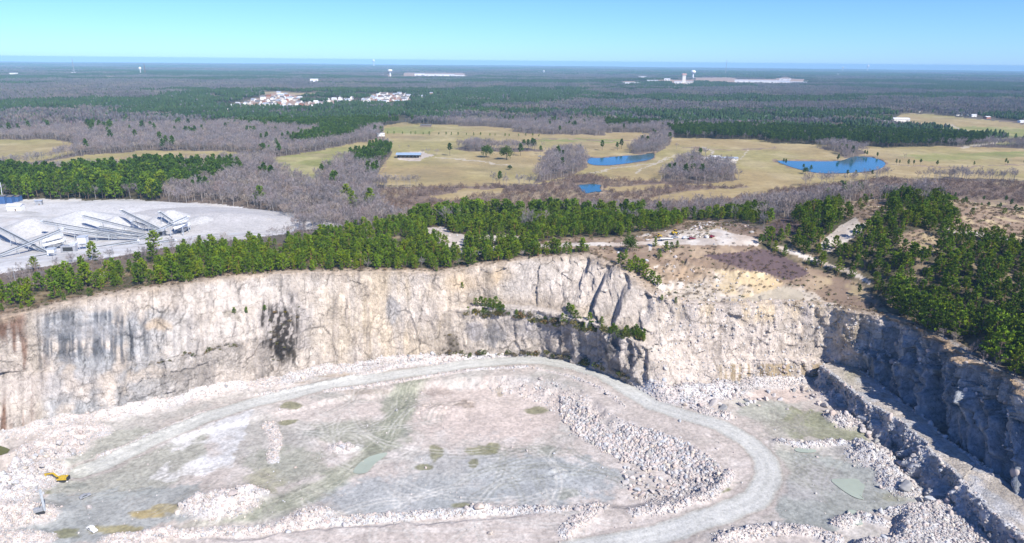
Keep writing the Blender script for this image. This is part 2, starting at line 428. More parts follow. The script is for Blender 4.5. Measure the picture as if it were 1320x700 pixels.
# ------------------------------------------------------------------ pit floor
def gp(pts, z=-60): return [tuple(at(p[0], p[1], z)[:2]) for p in pts]
CRESTpx = [(545, 489), (600, 485), (660, 484), (700, 489), (735, 499), (757, 511), (783, 533), (815, 551), (845, 560), (880, 574), (910, 590), (931, 607), (926, 628), (890, 643), (840, 649), (780, 653), (720, 659), (600, 664), (480, 672), (330, 686), (150, 695), (0, 720), (-300, 760), (-300, 640), (0, 612), (130, 585), (260, 546), (400, 513), (500, 497)]
CREST = gp(CRESTpx, -57)
LV = [((60, 600), -61), ((200, 560), -61), ((330, 520), -60.3), ((450, 483), -59), ((545, 478), -58), ((620, 468), -57), ((700, 466), -56.2), ((800, 503), -55), ((900, 550), -54.4), ((985, 600), -55), ((960, 655), -57), ((800, 690), -59.5), ((600, 690), -60), ((200, 700), -60.3), ((1080, 540), -54.2), ((1120, 640), -55.3), ((1000, 510), -54), ((1180, 690), -54), ((0, 640), -60.5), ((1250, 690), -54.5)]
LVP = np.array([[*at(p[0], p[1], z)[:2], z] for p, z in LV])
WD = [((600, 485), 7), ((660, 484), 14), ((720, 494), 22), ((770, 522), 20), ((840, 559), 27), ((910, 590), 26), ((930, 620), 12), ((890, 643), 9), ((780, 657), 5), ((600, 665), 3), ((300, 690), 3), ((100, 590), 4), ((400, 510), 4)]
WDP = np.array([[*at(p[0], p[1], -57)[:2], z] for p, z in WD])
def idw(x, y, T, p=3.0):
    s = 0; w = 0
    for a, b, v in T:
        k = 1 / (((x - a) ** 2 + (y - b) ** 2) + 30) ** (p / 2); s = s + k * v; w = w + k
    return s / w
RIDGE_L = [((1056, 471), -42), ((1086, 495), -42), ((1108, 513), -42), ((1150, 538), -42), ((1188, 566), -42), ((1230, 611), -42), ((1266, 648), -42), ((1330, 705), -42)]
RIDGE_R = [((1088, 461), -42), ((1129, 490), -42), ((1158, 513), -42), ((1188, 536), -42), ((1213, 558), -42), ((1252, 588), -42), ((1292, 617), -42), ((1400, 700), -42)]
RL = np.array([at(*p, z) for p, z in RIDGE_L]); RR = np.array([at(*p, z) for p, z in RIDGE_R])
TRENCH = [tuple(p[:2]) for p in RR] + [tuple(p) for p in FOOT2[24:17:-1] + np.array([14, 0])]
BERMS = [  # px line, z, height, half width
 ([(215, 690), (330, 681), (400, 674), (480, 666), (560, 660), (640, 656), (720, 656), (775, 652)], -60, 1.8, 2.6),
 ([(820, 655), (870, 652), (915, 640), (940, 615)], -57, 1.6, 2.6),
 ([(1003, 567), (1040, 573), (1075, 570), (1110, 578), (1135, 592), (1155, 610)], -54, 2.0, 2.2),
 ([(130, 590), (200, 560), (262, 534)], -61, .6, 2),
 ([(345, 545), (355, 560), (352, 590)], -60, 1.4, 2.4),
 ([(330, 508), (400, 498), (470, 484), (520, 474)], -59.5, 1.2, 1.8),
 ([(420, 500), (470, 494), (520, 489), (560, 482), (620, 476), (680, 474), (735, 487), (775, 505), (805, 528)], -57, .7, 1.2),
 ([(730, 690), (745, 675), (765, 662)], -60, 1.8, 3.0),
 ([(930, 690), (965, 682), (1005, 678), (1045, 684), (1075, 694)], -55, 2.6, 3.2),
 ([(1080, 676), (1110, 668), (1135, 676)], -55, 2.4, 3.2),
 ([(33, 588), (29, 606), (14, 624), (-14, 644)], -60.5, 5.0, 3.4),
 ([(880, 512), (910, 530), (935, 535)], -54, 2.2, 3.5),
]
LUMPS = [ # px, z, rx, ry metres, height
 ((285, 652), -60, 15, 9, 6.5), ((322, 640), -60, 7, 5, 5), ((262, 655), -60, 9, 6, 3), ((440, 578), -61, 6, 4, 2.5), ((455, 580), -61, 4, 3, 2), ((618, 655), -60, 4, 3, 2.6), ((405, 662), -60, 8, 5, 3.5), ((385, 672), -60, 7, 4, 3),
 ((22, 665), -60, 16, 7, 4.0), ((-15, 672), -60, 16, 8, 4.0), ((48, 660), -60, 6, 4, 1.5), ((35, 618), -60.5, 15, 13, 5.5), ((70, 582), -61, 15, 12, 5.0), ((100, 562), -61, 14, 9, 4.0), ((10, 640), -60.5, 12, 8, 3.5),
 ((720, 610), -61, 8, 4, 1.0), ((555, 527), -60, 16, 6, 1.8), ((600, 520), -60, 8, 5, 1.5), ((205, 690), -60, 8, 4, 4.5), ((160, 694), -60, 9, 4, 2.5), ((30, 694), -60, 12, 4, 3),
 ((870, 495), -54, 12, 10, 9), ((930, 507), -54, 14, 8, 4), ((842, 502), -54, 8, 6, 5), ((1125, 590), -54, 10, 12, 6), ((1160, 625), -54, 8, 10, 4), ((1090, 545), -54, 9, 9, 5), ((1075, 512), -54, 8, 8, 5)]
LUMPP = [(*at(p[0], p[1], z)[:2], rx, ry, h) for p, z, rx, ry, h in LUMPS]
RUBFIELD = gp([(1128, 660), (1160, 652), (1195, 650), (1235, 645), (1275, 665), (1330, 730), (1300, 760), (1080, 760), (1095, 700), (1150, 690), (1156, 668)], -54)
LEFTPOND = gp([(-60, 562), (-20, 564), (4, 570), (15, 578), (10, 586), (-10, 590), (-60, 592)], -61)
DIP = gp([(-80, 596), (-10, 592), (14, 589), (27, 586), (25, 602), (10, 618), (0, 632), (-80, 650)], -61)
BERMP = [(gp(l, z), h, w) for l, z, h, w in BERMS]
ROAD = [(105, 598), (130, 590), (200, 557), (262, 532), (330, 512), (430, 491), (540, 478), (600, 470), (660, 466), (700, 467), (740, 474), (775, 486), (800, 502), (840, 527), (880, 541), (930, 556), (965, 576), (985, 596), (991, 620), (975, 645), (930, 664), (870, 680), (800, 694), (700, 712)]
ROADW = gp(ROAD, -57.5)
def Hf(x, y):
    zo = idw(x, y, LVP)
    wx, wy = x + 2.2 * fbm(x / 9, y / 9, 3, 51), y + 2.2 * fbm(x / 9, y / 9, 3, 52)
    din = dist_line(wx, wy, CREST, True) * np.where(inpoly(wx, wy, CREST), 1, -1)
    w = idw(x, y, WDP)
    t = np.clip(din / w, 0, 1)
    t = np.where(w > 12, t ** .8, t * t * (3 - 2 * t))
    zi = -61.2 + .5 * fbm(x / 30, y / 30, 4, 53)
    h = zo * (1 - t) + zi * t
    slope = np.clip(4 * t * (1 - t), 0, 1) * sstep(6, 16, w)
    h = h + slope * (1.3 * fbm(x / 5, y / 5, 4, 54) + 1.1 * (cell(x / 5.5, y / 5.5, 55) - .5))
    h = h + .22 * fbm(x / 7, y / 7, 4, 56)
    rd_ = dist_line(x, y, ROADW)
    for l, hh, bw in BERMP:
        d = dist_line(x, y, l)
        m = np.exp(-(d / bw) ** 2)
        h = h + hh * m * (.75 + .6 * fbm(x / 3, y / 3, 3, 57)) + .5 * (cell(x / 1.6, y / 1.6, 58) - .5) * sstep(.2, .6, m)
    for lx, ly, rx, ry, hh in LUMPP:
        m = np.exp(-((x - lx) / rx) ** 2 - ((y - ly) / ry) ** 2)
        m = m * sstep(4.5, 10, rd_)
        h = h + hh * m * (.8 + .5 * fbm(x / 5, y / 5, 4, 59)) + 1.2 * (cell(x / 3, y / 3, 60) - .5) * sstep(.25, .6, m)
    m = inpoly(wx, wy, RUBFIELD); d = dist_line(wx, wy, RUBFIELD, True)
    h = h + np.where(m, np.clip(d / 4, 0, 1) * 4.2, 0) + np.where(m, .5 * fbm(x / 3, y / 3, 3, 61), 0)
    m = inpoly(x, y, LEFTPOND); d = dist_line(x, y, LEFTPOND, True)
    h = np.where(m, -61.6 - np.clip(d / 3, 0, 1) * .8, h)
    m = inpoly(wx, wy, DIP); d = dist_line(wx, wy, DIP, True); h = h - np.where(m, np.clip(d / 2.2, 0, 1) * 7 * np.clip(dist_line(x, y, gp([(-120, 590), (-10, 588), (14, 586)], -61)) / 12, 0, 1), 0)
    m = inpoly(x, y, TRENCH); h = np.where(m, -62 + fbm(x / 6, y / 6, 3, 62), h)
    # broken rock piled along the foot of the faces
    df = dist_line(x, y, FOOT2, True)
    tal = (4.5 + 4 * fbm(x / 14, y / 14, 3, 63)) * np.exp(-(df / 6.5) ** 1.3) * (.85 + .22 * fbm(x / 3.5, y / 3.5, 3, 64))
    h = h + np.where(m, 0, np.clip(tal, 0, 20)) * sstep(5.5, 11, dist_line(x, y, ROADW))
    return h
BRANCH = gp([(548, 482), (528, 500), (512, 530), (498, 560), (470, 590), (420, 622), (360, 650), (280, 680), (200, 700)], -60)
BRANCH2 = gp([(985, 615), (1010, 600), (1010, 560), (985, 535), (950, 520)], -54.5)
FRONT = gp([(150, 712), (300, 695), (450, 686), (620, 682), (760, 690)], -60)
BLAST = [(722, 508), (752, 520), (790, 560), (806, 548), (840, 540), (880, 560), (915, 582), (938, 606), (932, 632), (890, 646), (825, 652), (780, 640), (745, 600), (728, 560), (722, 530)]
def floor_colour(x, y, h, px, py):
    wx = px + 8 * fbm(x / 12, y / 12, 5, 71); wy = py + 4 * fbm(x / 12, y / 12, 5, 72)
    n1 = fbm(x / 26, y / 26, 5, 73); n2 = fbm(x / 7, y / 7, 4, 74); n3 = fbm(x / 60, y / 60, 3, 75); n4 = fbm(x / 2.4, y / 2.4, 3, 70)
    c = np.zeros(x.shape + (3,)) + np.array((.445, .405, .375))
    c = lerpc(c, sstep(-.1, .5, n1), (.365, .36, .335), .8)
    c = lerpc(c, sstep(.1, .6, n2), (.52, .49, .47), .5)
    def blob(bx, by, rx, ry, col, a=1, rot=0, soft=.5):
        nonlocal c
        u, v = wx - bx, wy - by
        cr, sr = math.cos(rot), math.sin(rot)
        d = np.hypot((u * cr + v * sr) / rx, (-u * sr + v * cr) / ry) + .35 * n2
        c = lerpc(c, 1 - sstep(1 - soft * .6, 1 + soft * .25, d + .22 * n4), col, a)
    def poly(pts, col, a=1, noise_=0):
        nonlocal c
        d_ = dist_line(wx, wy, pts, True) * np.where(inpoly(wx, wy, pts), 1, -1)
        m = sstep(-1.6, 2.2, d_ + 6 * n2 + 4 * n4)
        if noise_: m = m * sstep(-.5, .25, n2 * noise_ + n1 * .5 + .1)
        c = lerpc(c, m, col, a)
    G = (.29, .30, .245); B = (.305, .335, .35); O = (.20, .20, .115); Wt = (.64, .635, .63); DK = (.26, .27, .24); PK = (.52, .45, .41)
    # broad tones
    poly([(60, 600), (130, 560), (280, 530), (270, 590), (200, 640), (60, 640)], (.335, .34, .295), .85)
    poly([(-50, 660), (60, 640), (260, 620), (270, 660), (120, 700), (-50, 720)], (.30, .32, .315), .85)
    blob(700, 620, 110, 36, B, .8); blob(520, 640, 130, 26, B, .75); blob(600, 610, 90, 30, (.37, .385, .385), .7); blob(370, 600, 60, 26, G, .7); blob(470, 560, 66, 22, G, .75)
    blob(640, 530, 110, 40, PK, .75); blob(420, 530, 90, 16, (.50, .45, .42), .8)
    poly([(285, 530), (325, 523), (318, 560), (300, 600), (262, 612), (255, 590), (272, 560)], (.54, .55, .565), .8, .7)
    poly([(170, 572), (200, 556), (262, 545), (282, 540), (272, 570), (230, 578), (165, 584)], Wt, .85, 1)
    poly([(195, 615), (215, 600), (262, 592), (265, 608), (215, 622)], Wt, .7, 1.4)
    for a in [(445, 578, 26, 7, Wt), (515, 520, 20, 24, G), (505, 555, 26, 14, DK), (560, 583, 9, 12, O), (622, 580, 20, 6, O), (635, 576, 10, 8, O), (612, 597, 6, 6, O), (545, 603, 14, 5, O), (374, 544, 14, 4, O), (402, 560, 14, 5, DK), (690, 528, 18, 5, O), (705, 583, 14, 8, DK), (735, 637, 16, 9, DK), (596, 652, 18, 5, O), (190, 662, 26, 6, (.34, .27, .12)), (150, 682, 34, 7, (.28, .25, .13)), (85, 688, 24, 7, O), (215, 655, 30, 6, (.34, .29, .16)), (50, 635, 16, 4, O), (95, 628, 20, 4, DK), (340, 620, 26, 18, (.33, .32, .24)), (600, 522, 16, 6, (.33, .28, .24)), (640, 505, 5, 6, (.30, .26, .2)), (560, 505, 22, 5, (.36, .31, .28)), (470, 505, 30, 4, (.36, .32, .28)), (430, 482, 30, 4, (.30, .25, .19)), (360, 492, 40, 3, (.30, .25, .19)), (375, 523, 16, 4, O), (935, 632, 10, 4, O)]:
        blob(*a[:4], a[4], .85)
    # basin on the right
    poly([(1000, 620), (1005, 580), (1060, 585), (1120, 600), (1150, 625), (1180, 645), (1120, 665), (1060, 690), (1010, 680), (1000, 650)], (.285, .305, .29), .9)
    poly([(985, 525), (1060, 528), (1110, 555), (1120, 572), (1010, 562), (985, 545)], (.245, .255, .175), .95)
    blob(1000, 510, 60, 10, (.50, .42, .38), .8); blob(1040, 620, 40, 30, (.37, .36, .36), .6); blob(1160, 640, 26, 9, (.27, .27, .2), .7)
    blob(980, 530, 40, 14, (.36, .375, .33), .8)
    # streaks left by wheels
    d, t = dist_line(x, y, BRANCH, False, True); m = 1 - sstep(3, 10, d + 3 * n2)
    c = lerpc(c, m, (.235, .25, .19), .85); c = lerpc(c, m * sstep(.0, .4, fbm(d / .9, t * 2.5, 3, 76)), (.40, .40, .33), .7)
    d, t = dist_line(x, y, BRANCH2, False, True); m = 1 - sstep(2, 8, d + 3 * n2); c = lerpc(c, m, (.42, .42, .36), .5)
    d, t = dist_line(x, y, FRONT, False, True); m = 1 - sstep(8, 14, d + 2 * n2); c = lerpc(c, m, (.49, .44, .405), .85); c = lerpc(c, m * sstep(.05, .4, fbm(d / 1.2, t * 3, 3, 77)), (.56, .53, .5), .6)
    xf, yf, pf, qf = x.ravel(), y.ravel(), px.ravel(), py.ravel(); cf = c.reshape(-1, 3)
    cen_ = [(470, 560, 70), (1040, 620, 50), (150, 620, 90), (640, 630, 120), (700, 600, 60), (330, 640, 90), (560, 690, 200), (520, 520, 60), (1010, 560, 30)]
    for k in range(170):
        cx, cy, sp = cen_[k % 9]
        p0 = at(cx + sp * RNG.uniform(-1, 1), cy + sp * .4 * RNG.uniform(-1, 1), -60)
        rad = RNG.choice([7, 9, 14, 22, 40, 70]) * RNG.uniform(.8, 1.3); a0 = RNG.uniform(0, 6.28); arc = RNG.uniform(.3, 1.2) * min(1, 26 / rad + .2)
        ccx, ccy = p0[0] - rad * math.cos(a0), p0[1] - rad * math.sin(a0)
        rr2 = np.hypot(xf - ccx, yf - ccy)
        idx_ = np.nonzero((np.abs(rr2 - rad) < 2.4))[0]
        da = np.abs((np.arctan2(yf[idx_] - ccy, xf[idx_] - ccx) - a0 + math.pi) % (2 * math.pi) - math.pi)
        q = np.abs(np.abs(rr2[idx_] - rad) - 1.2)
        m = (1 - sstep(.25, .7, q)) * (1 - sstep(arc * .7, arc, da))
        col_ = np.array([(.56, .55, .52), (.25, .255, .22), (.29, .28, .25)][k % 3])
        m = (m * .42)[:, None]; cf[idx_] = cf[idx_] * (1 - m) + col_ * m
    c = cf.reshape(c.shape)
    c = c * (1 + .06 * np.clip(fbm((x * .8 + y * .6) / 1.2, (y * .8 - x * .6) / 14, 4, 177) * 1.5, -1, 1))[..., None]
    # the haul road itself
    d, t = dist_line(x, y, ROADW, False, True); d_road, t_road = d, t
    m = 1 - sstep(5.2, 6.0, d + .8 * n2)
    c = lerpc(c, 1 - sstep(6.5, 9.5, d + 2.5 * n2), (.40, .36, .335), .8)
    c = lerpc(c, m, (.43, .435, .385), 1.0)
    st = fbm(d / .8 + 40, t * 3.0, 4, 78)
    c = lerpc(c, m * sstep(-.1, .45, st), (.54, .54, .495), .7)
    c = lerpc(c, m * np.exp(-((d - 2.2) / .9) ** 2), (.55, .54, .50), .45)
    roadm = (d + .8 * n2) < 5.6
    c = lerpc(c, np.exp(-((d - 6.2) / .6) ** 2), (.27, .255, .22), .5)
    # piles and rubble are fresh rock
    rub = np.zeros(x.shape)
    for l, hh, bw in BERMP:
        rub = np.maximum(rub, 1 - sstep(bw * .8, bw * 1.4, dist_line(x, y, l) + 1.2 * n2))
    for lx, ly, rx, ry, hh in LUMPP:
        if hh > 2: rub = np.maximum(rub, 1 - sstep(.8, 1.3, np.hypot((x - lx) / rx, (y - ly) / ry) + .3 * n2))
    rub = np.maximum(rub, inpoly(x, y, RUBFIELD) * 1.0)
    df = dist_line(x, y, FOOT2, True); rub = np.maximum(rub, 1 - sstep(5, 12, df + 3 * n1))
    din = dist_line(x, y, CREST, True) * np.where(inpoly(x, y, CREST), 1, -1)
    w = idw(x, y, WDP); slope = (1 - sstep(.9, 1.25, din / w + .25 * n2)) * sstep(-.5, 2, din) * sstep(8, 14, w)
    slope = slope * (.25 + .75 * sstep(-6, 10, dist_line(px, py, BLAST, True) * np.where(inpoly(px, py, BLAST), 1, -1) + 6 * n2))
    rub = np.maximum(rub, slope)
    rub = rub * (1 - roadm)
    rc = np.zeros_like(c) + np.array((.60, .545, .515))
    rc = lerpc(rc, sstep(0, .5, fbm(x / 18, y / 18, 3, 79)), (.60, .615, .64), .9)
    rc = lerpc(rc, ((px > 1090) & (py > 560)) * 1.0, (.55, .56, .57), .8); rc = lerpc(rc, ((px > 420) & (px < 730) & (py > 640)) * 1.0, (.60, .64, .67), .8)
    rc = lerpc(rc, ((px > 700) & (px < 790) & (py < 570) & (py > 485)) * slope, (.47, .41, .35), .8)
    c = c * (1 - rub[..., None] * .9) + rc * rub[..., None] * .9
    c = c * np.array((1.02, .985, .94)) * (1 + .30 * fbm(x / 1.3, y / 1.3, 3, 80) + .10 * n2)[..., None]
    rm = (1 - sstep(4.8, 6.4, d_road + 1.0 * n2 + .7 * n4)) * (.55 + .45 * sstep(1.5, 4, t_road)) * sstep(0, .9, t_road)
    rcol = np.array((.475, .468, .43)) * (1 + .07 * fbm(d_road / .7 + 40, t_road * 2.0, 3, 178) + .05 * n1 + .05 * n4)[..., None]
    rcol = lerpc(rcol, np.exp(-((d_road - 2.0) / .8) ** 2), (.55, .54, .50), .6); rcol = lerpc(rcol, np.exp(-((d_road - 5.2) / .5) ** 2), (.30, .285, .25), .5)
    c = c * (1 - rm[..., None]) + rcol * rm[..., None]
    return c, roadm, rub
def axis(segs):
    out = []
    for a, b, st in segs: out.append(np.arange(a, b, st))
    return np.concatenate(out + [np.array([segs[-1][1]])])
gx = axis([(-440, -300, 5), (-300, 232, .62), (232, 345, 4)]); gy = axis([(-45, 200, 5), (200, 300, .58), (300, 405, .7), (405, 430, 3)])
GX, GY = np.meshgrid(gx, gy, indexing='ij')
GH = Hf(GX, GY)
FV = np.stack([GX, GY, GH], -1)
fpx, fpy = px_of(FV)
FC, ROADM, RUB = floor_colour(GX, GY, GH, fpx, fpy)
ff = grid_faces(len(gx), len(gy))
inside = inpoly(GX, GY, FOOT2) | (dist_line(GX, GY, FOOT2, True) < 13)
infl = inside.ravel()[ff].all(1)
rmsk = ROADM.ravel()[ff].mean(1) > .5
FVr, FCr = FV.reshape(-1, 3), FC.reshape(-1, 3)
for nm, sel in (("quarry_floor", infl & ~rmsk), ("haul_road", infl & rmsk)):
    v, f, c = compact(FVr, ff[sel], FCr)
    o = mesh_obj(nm, v, f, M_FLOOR, c, smooth=True); tag(o, kind="structure")
def floor_z(x, y):
    i = np.clip(np.searchsorted(gx, x) - 1, 0, len(gx) - 2); j = np.clip(np.searchsorted(gy, y) - 1, 0, len(gy) - 2)
    fx = np.clip((x - gx[i]) / (gx[i + 1] - gx[i]), 0, 1); fy = np.clip((y - gy[j]) / (gy[j + 1] - gy[j]), 0, 1)
    return (GH[i, j] * (1 - fx) + GH[i + 1, j] * fx) * (1 - fy) + (GH[i, j + 1] * (1 - fx) + GH[i + 1, j + 1] * fx) * fy
def floor_at(px, py, z0=-60):
    p = at(px, py, z0)
    for _ in range(8): p = at(px, py, float(floor_z(p[0], p[1])))
    return p

# ------------------------------------------------------------------ rock faces: lofted through control lines, broken into blocks
def loft(name, rows, counts, ds, rgh, colfn, closed=False, ampl=None, seed=0, flange=True, slab=None):
    rows = [np.asarray(r, float) for r in rows]
    mid = rows[len(rows) // 2]
    n = len(mid)
    seg = np.linalg.norm(np.diff(np.vstack([mid, mid[:1]]) if closed else mid, axis=0)[:, :2], axis=1)
    S = np.concatenate([[0], np.cumsum(seg)])
    s = [];
    k0 = 0
    for i in range(len(seg)):
        step = ds if np.isscalar(ds) else ds[i]
        s.append(np.linspace(S[i], S[i + 1], max(2, int(seg[i] / step) + 1), endpoint=False))
    s = np.concatenate(s + ([] if closed else [np.array([S[-1]])]))
    def ev(a):
        a2 = np.concatenate([a, a[:1]]) if closed else a
        if a2.ndim == 1: return np.interp(s, S, a2)
        out = np.stack([np.interp(s, S, a2[:, k]) for k in range(3)], -1)
        # round the corners a little
        L = 9
        ker = np.hanning(L + 2)[1:-1]; ker /= ker.sum()
        pad = np.pad(out, ((L // 2, L // 2), (0, 0)), mode='wrap' if closed else 'edge')
        return np.stack([np.convolve(pad[:, k], ker, 'valid') for k in range(3)], -1)
    R_ = [ev(r) for r in rows]
    cols = []; tt = []
    for k, cnt in enumerate(counts):
        for j in range(cnt):
            f = j / cnt
            cols.append(R_[k] * (1 - f) + R_[k + 1] * f); tt.append(k + f)
    cols.append(R_[-1]); tt.append(len(counts))
    P = np.stack(cols, 1)                       # (S,T,3)
    tt = np.array(tt)
    SS = np.repeat(s[:, None], P.shape[1], 1); TT = np.repeat(tt[None], P.shape[0], 0)
    tan = np.gradient(R_[len(rows) // 2], axis=0); tan /= np.linalg.norm(tan, axis=1)[:, None] + 1e-9
    nrm = np.stack([tan[:, 1], -tan[:, 0], 0 * tan[:, 0]], -1)
    L = 25
    pad = np.pad(nrm, ((L, L), (0, 0)), mode='wrap' if closed else 'edge'); ker = np.ones(2 * L + 1) / (2 * L + 1)
    nrm = np.stack([np.convolve(pad[:, k], ker, 'valid') for k in range(3)], -1); nrm /= np.linalg.norm(nrm, axis=1)[:, None] + 1e-9
    z = P[..., 2]
    rg = ev(np.asarray(rgh, float))[:, None]
    w1 = 2.5 * fbm(SS / 20, z / 20, 3, seed + 5); w2 = .8 * fbm(SS / 6, z / 6, 3, seed + 6)
    sh = SS + .16 * z
    c1, p1 = cell((sh + w1) / 13, (z + w1) / 26, seed + 10, True); c2, p2 = cell((sh + w2 + w1 * .5) / 5.5, (z + w2) / 5.5, seed + 20, True); c3, p3 = cell((SS - .3 * z + w2) / 2.3, (z + w2) / 3.2, seed + 30, True)
    d = rg * (2.6 * (c1 - .5) + 2.6 * p1 + 1.2 * (c2 - .5) + 1.6 * p2 + .62 * (c3 - .5) + .6 * p3) + 1.2 * fbm(SS / 45, z / 60, 3, seed + 40) + .28 * fbm(SS / 2.5, z / 4, 3, seed + 41)
    if slab is not None: d = d + slab(P, SS, z, TT)
    A = np.interp(TT, np.arange(len(ampl)), ampl)
    P = P + nrm[:, None, :] * (d * A)[..., None]
    Az = np.interp(TT, np.arange(len(ampl)), [a * .35 for a in ampl])
    P[..., 2] += Az * rg * (1.0 * (cell(SS / 4, z / 4 + TT, seed + 50) - .5) + .6 * fbm(SS / 3, TT * 4, 2, seed + 51))
    if flange: P = flange(P, TT)
    px, py = px_of(P)
    c = colfn(P, SS, z, px, py, TT, c1, c2, c3)
    f = grid_faces(P.shape[0], P.shape[1], closed)
    return P, f, c

def wall_colour(P, s, z, px, py, T, c1, c2, c3):
    x = P[..., 0]
    n1 = fbm(s / 30, z / 30, 4, 91); n2 = fbm(s / 6, z / 6, 4, 92); st = fbm(s / 1.8, z / 26, 4, 93); st2 = fbm(s / 5, z / 60, 3, 94)
    c = np.zeros(s.shape + (3,)) + np.array((.56, .51, .455))
    c = lerpc(c, sstep(-.2, .5, n1), (.50, .475, .45), .8)
    c = lerpc(c, sstep(.0, .5, n2), (.62, .585, .54), .6)
    wpx = px + 8 * n2 + 14 * n1; wpy = py + 8 * n2
    # weathered blue-grey stone at the left end
    m = (1 - sstep(150, 290, wpx)) * sstep(40, 70, px) * sstep(390, 410, wpy)
    c = lerpc(c, m * sstep(-.5, .3, n1 + n2), (.34, .375, .415), .9)
    c = lerpc(c, m * sstep(-.02, .3, st) * (1 - sstep(455, 475, wpy)), (.10, .12, .155), .85)
    c = lerpc(c, (1 - sstep(28, 60, wpx)) * sstep(-.3, .3, st + n1), (.22, .115, .07), .9)
    c = lerpc(c, np.exp(-((px - 42 - (py - 450) * .1) / 7) ** 2), (.46, .42, .36), .8)
    c = lerpc(c, np.exp(-((px - 51 - (py - 450) * .06) / 3) ** 2) * sstep(-.4, .1, st), (.10, .10, .10), .7)
    c = lerpc(c, (1 - sstep(0, 240, px)) * sstep(470, 490, wpy) * (1 - sstep(505, 530, wpy)), (.47, .44, .43), .7)
    c = lerpc(c, sstep(.1, .5, st + .4 * n2) * sstep(170, 230, px) * (1 - sstep(330, 420, px)), (.36, .35, .355), .45)
    # cream and ochre middle
    c = lerpc(c, np.exp(-((wpx - 500) / 85) ** 2) * sstep(-.4, .3, n1 + .5 * st2), (.66, .55, .38), .75)
    c = lerpc(c, np.exp(-((wpx - 455) / 24) ** 2) * sstep(-.3, .3, st), (.37, .33, .31), .6)
    c = lerpc(c, np.exp(-((wpx - 590) / 26) ** 2 - ((wpy - 365) / 18) ** 2), (.58, .44, .26), .7)
    c = lerpc(c, np.exp(-((wpx - 640) / 20) ** 2 - ((wpy - 355) / 14) ** 2), (.62, .46, .24), .6)
    # black seep
    d = np.hypot((px - 368) / 36, (py - 420) / 46) + .5 * n2; c = lerpc(c, (1 - sstep(.6, 1.1, d)) * .5, (.30, .30, .33), 1)
    d = (np.abs((px - 364 - 6 * n2) / 21) ** 3 + np.abs((py - 432 - 6 * n2) / 47) ** 3) ** (1 / 3) + .4 * n2 + .5 * np.clip(st, -.3, .3)
    sp_ = fbm(s / 1.4, z / 2.2, 3, 197); c = lerpc(c, (1 - sstep(.7, 1.08, d)) * (1 - .85 * sstep(.12, .42, sp_)), (.034, .028, .024), .95); c = lerpc(c, (1 - sstep(.7, 1.0, d)) * sstep(.15, .4, n2), (.085, .065, .035), .7)
    for bx, by, rx, ry, col in [(582, 445, 9, 18, (.16, .14, .11)), (640, 432, 18, 18, (.30, .31, .34)), (505, 400, 10, 24, (.40, .41, .43)), (612, 426, 14, 14, (.37, .37, .40)), (725, 440, 10, 26, (.25, .22, .2)), (765, 450, 40, 22, (.36, .36, .37)), (795, 455, 10, 26, (.14, .14, .15)), (700, 425, 40, 12, (.44, .43, .44)), (300, 405, 10, 6, (.2, .18, .14)), (205, 420, 20, 10, (.5, .4, .28)), (110, 425, 60, 12, (.25, .27, .3))]:
        d = np.hypot((wpx - bx) / rx, (wpy - by) / ry) + .3 * n2; c = lerpc(c, 1 - sstep(.6, 1.1, d), col, .75)
    # whiter right-hand faces with rusty streaks below
    m = sstep(840, 880, px) * (1 - sstep(1085, 1110, px))
    c = lerpc(c, m * sstep(-.7, .1, n1), (.63, .575, .53), .8)
    c = lerpc(c, m * (1 - sstep(402, 425, wpy)) * sstep(-.4, .3, n1 + st2), (.64, .52, .32), .75)
    c = lerpc(c, m * sstep(.15, .5, st) * sstep(410, 420, py) * (1 - sstep(445, 455, py)), (.40, .34, .28), .6)
    c = lerpc(c, m * sstep(920, 935, px) * sstep(467, 471, py) * (1 - sstep(486, 496, py + 6 * n2)) * sstep(-.25, .15, st), (.34, .26, .13), .8)
    c = lerpc(c, np.exp(-((wpx - 1090) / 26) ** 2 - ((wpy - 425) / 26) ** 2), (.60, .49, .30), .6)
    # right wall: blue-grey stone, its colour also darkened and blued for the wall's shade
    m = sstep(1096, 1122, wpx) * sstep(412, 425, wpy)
    c = lerpc(c, m, (.25, .315, .395), .97)
    c = lerpc(c, m * sstep(.1, .4, n2), (.40, .45, .50), .7); c = lerpc(c, m * sstep(.25, .5, st), (.16, .18, .20), .5)
    c = lerpc(c, sstep(1130, 1150, px) * (1 - sstep(.0, .35, T - 3.0 + .25 * n2 - .1)) * (T > 2.9) + sstep(1150, 1170, px) * np.exp(-((T - 3.05) / .25) ** 2), (.47, .34, .20), .55)
    # soil along the very top
    c = lerpc(c, sstep(2.86, 3.05, T + .10 * n2) * (1 - m * .6) * (1 - .7 * sstep(835, 860, px) * (1 - sstep(1075, 1100, px))), (.42, .34, .25), .8)
    top = sstep(3.3, 3.8, T + .3 * n2); pale = sstep(835, 860, px) * (1 - sstep(1075, 1100, px)); c = lerpc(c, top * (1 - pale), (.22, .16, .105), .9); c = lerpc(c, top * pale * sstep(-.2, .3, n2), (.50, .40, .28), .6)
    c = lerpc(c, (1 - sstep(0, 1.2, np.abs(T - 2.0) * 3)) * sstep(585, 610, px) * (1 - sstep(825, 840, px)), (.34, .28, .20), .6)
    sv = fbm(s / 3.0, z / 40, 4, 97)
    c = lerpc(c, sstep(.2, .6, sv) * (px < 1100), c * .72, .8); c = lerpc(c, sstep(.2, .6, -sv) * (px < 1100), np.clip(c * 1.15, 0, .75), .8)
    def joints(v):
        e = np.zeros(v.shape); e[1:] += np.abs(np.diff(v, axis=0)) > 1e-9; e[:, 1:] += np.abs(np.diff(v, axis=1)) > 1e-9
        return np.minimum(e, 1)
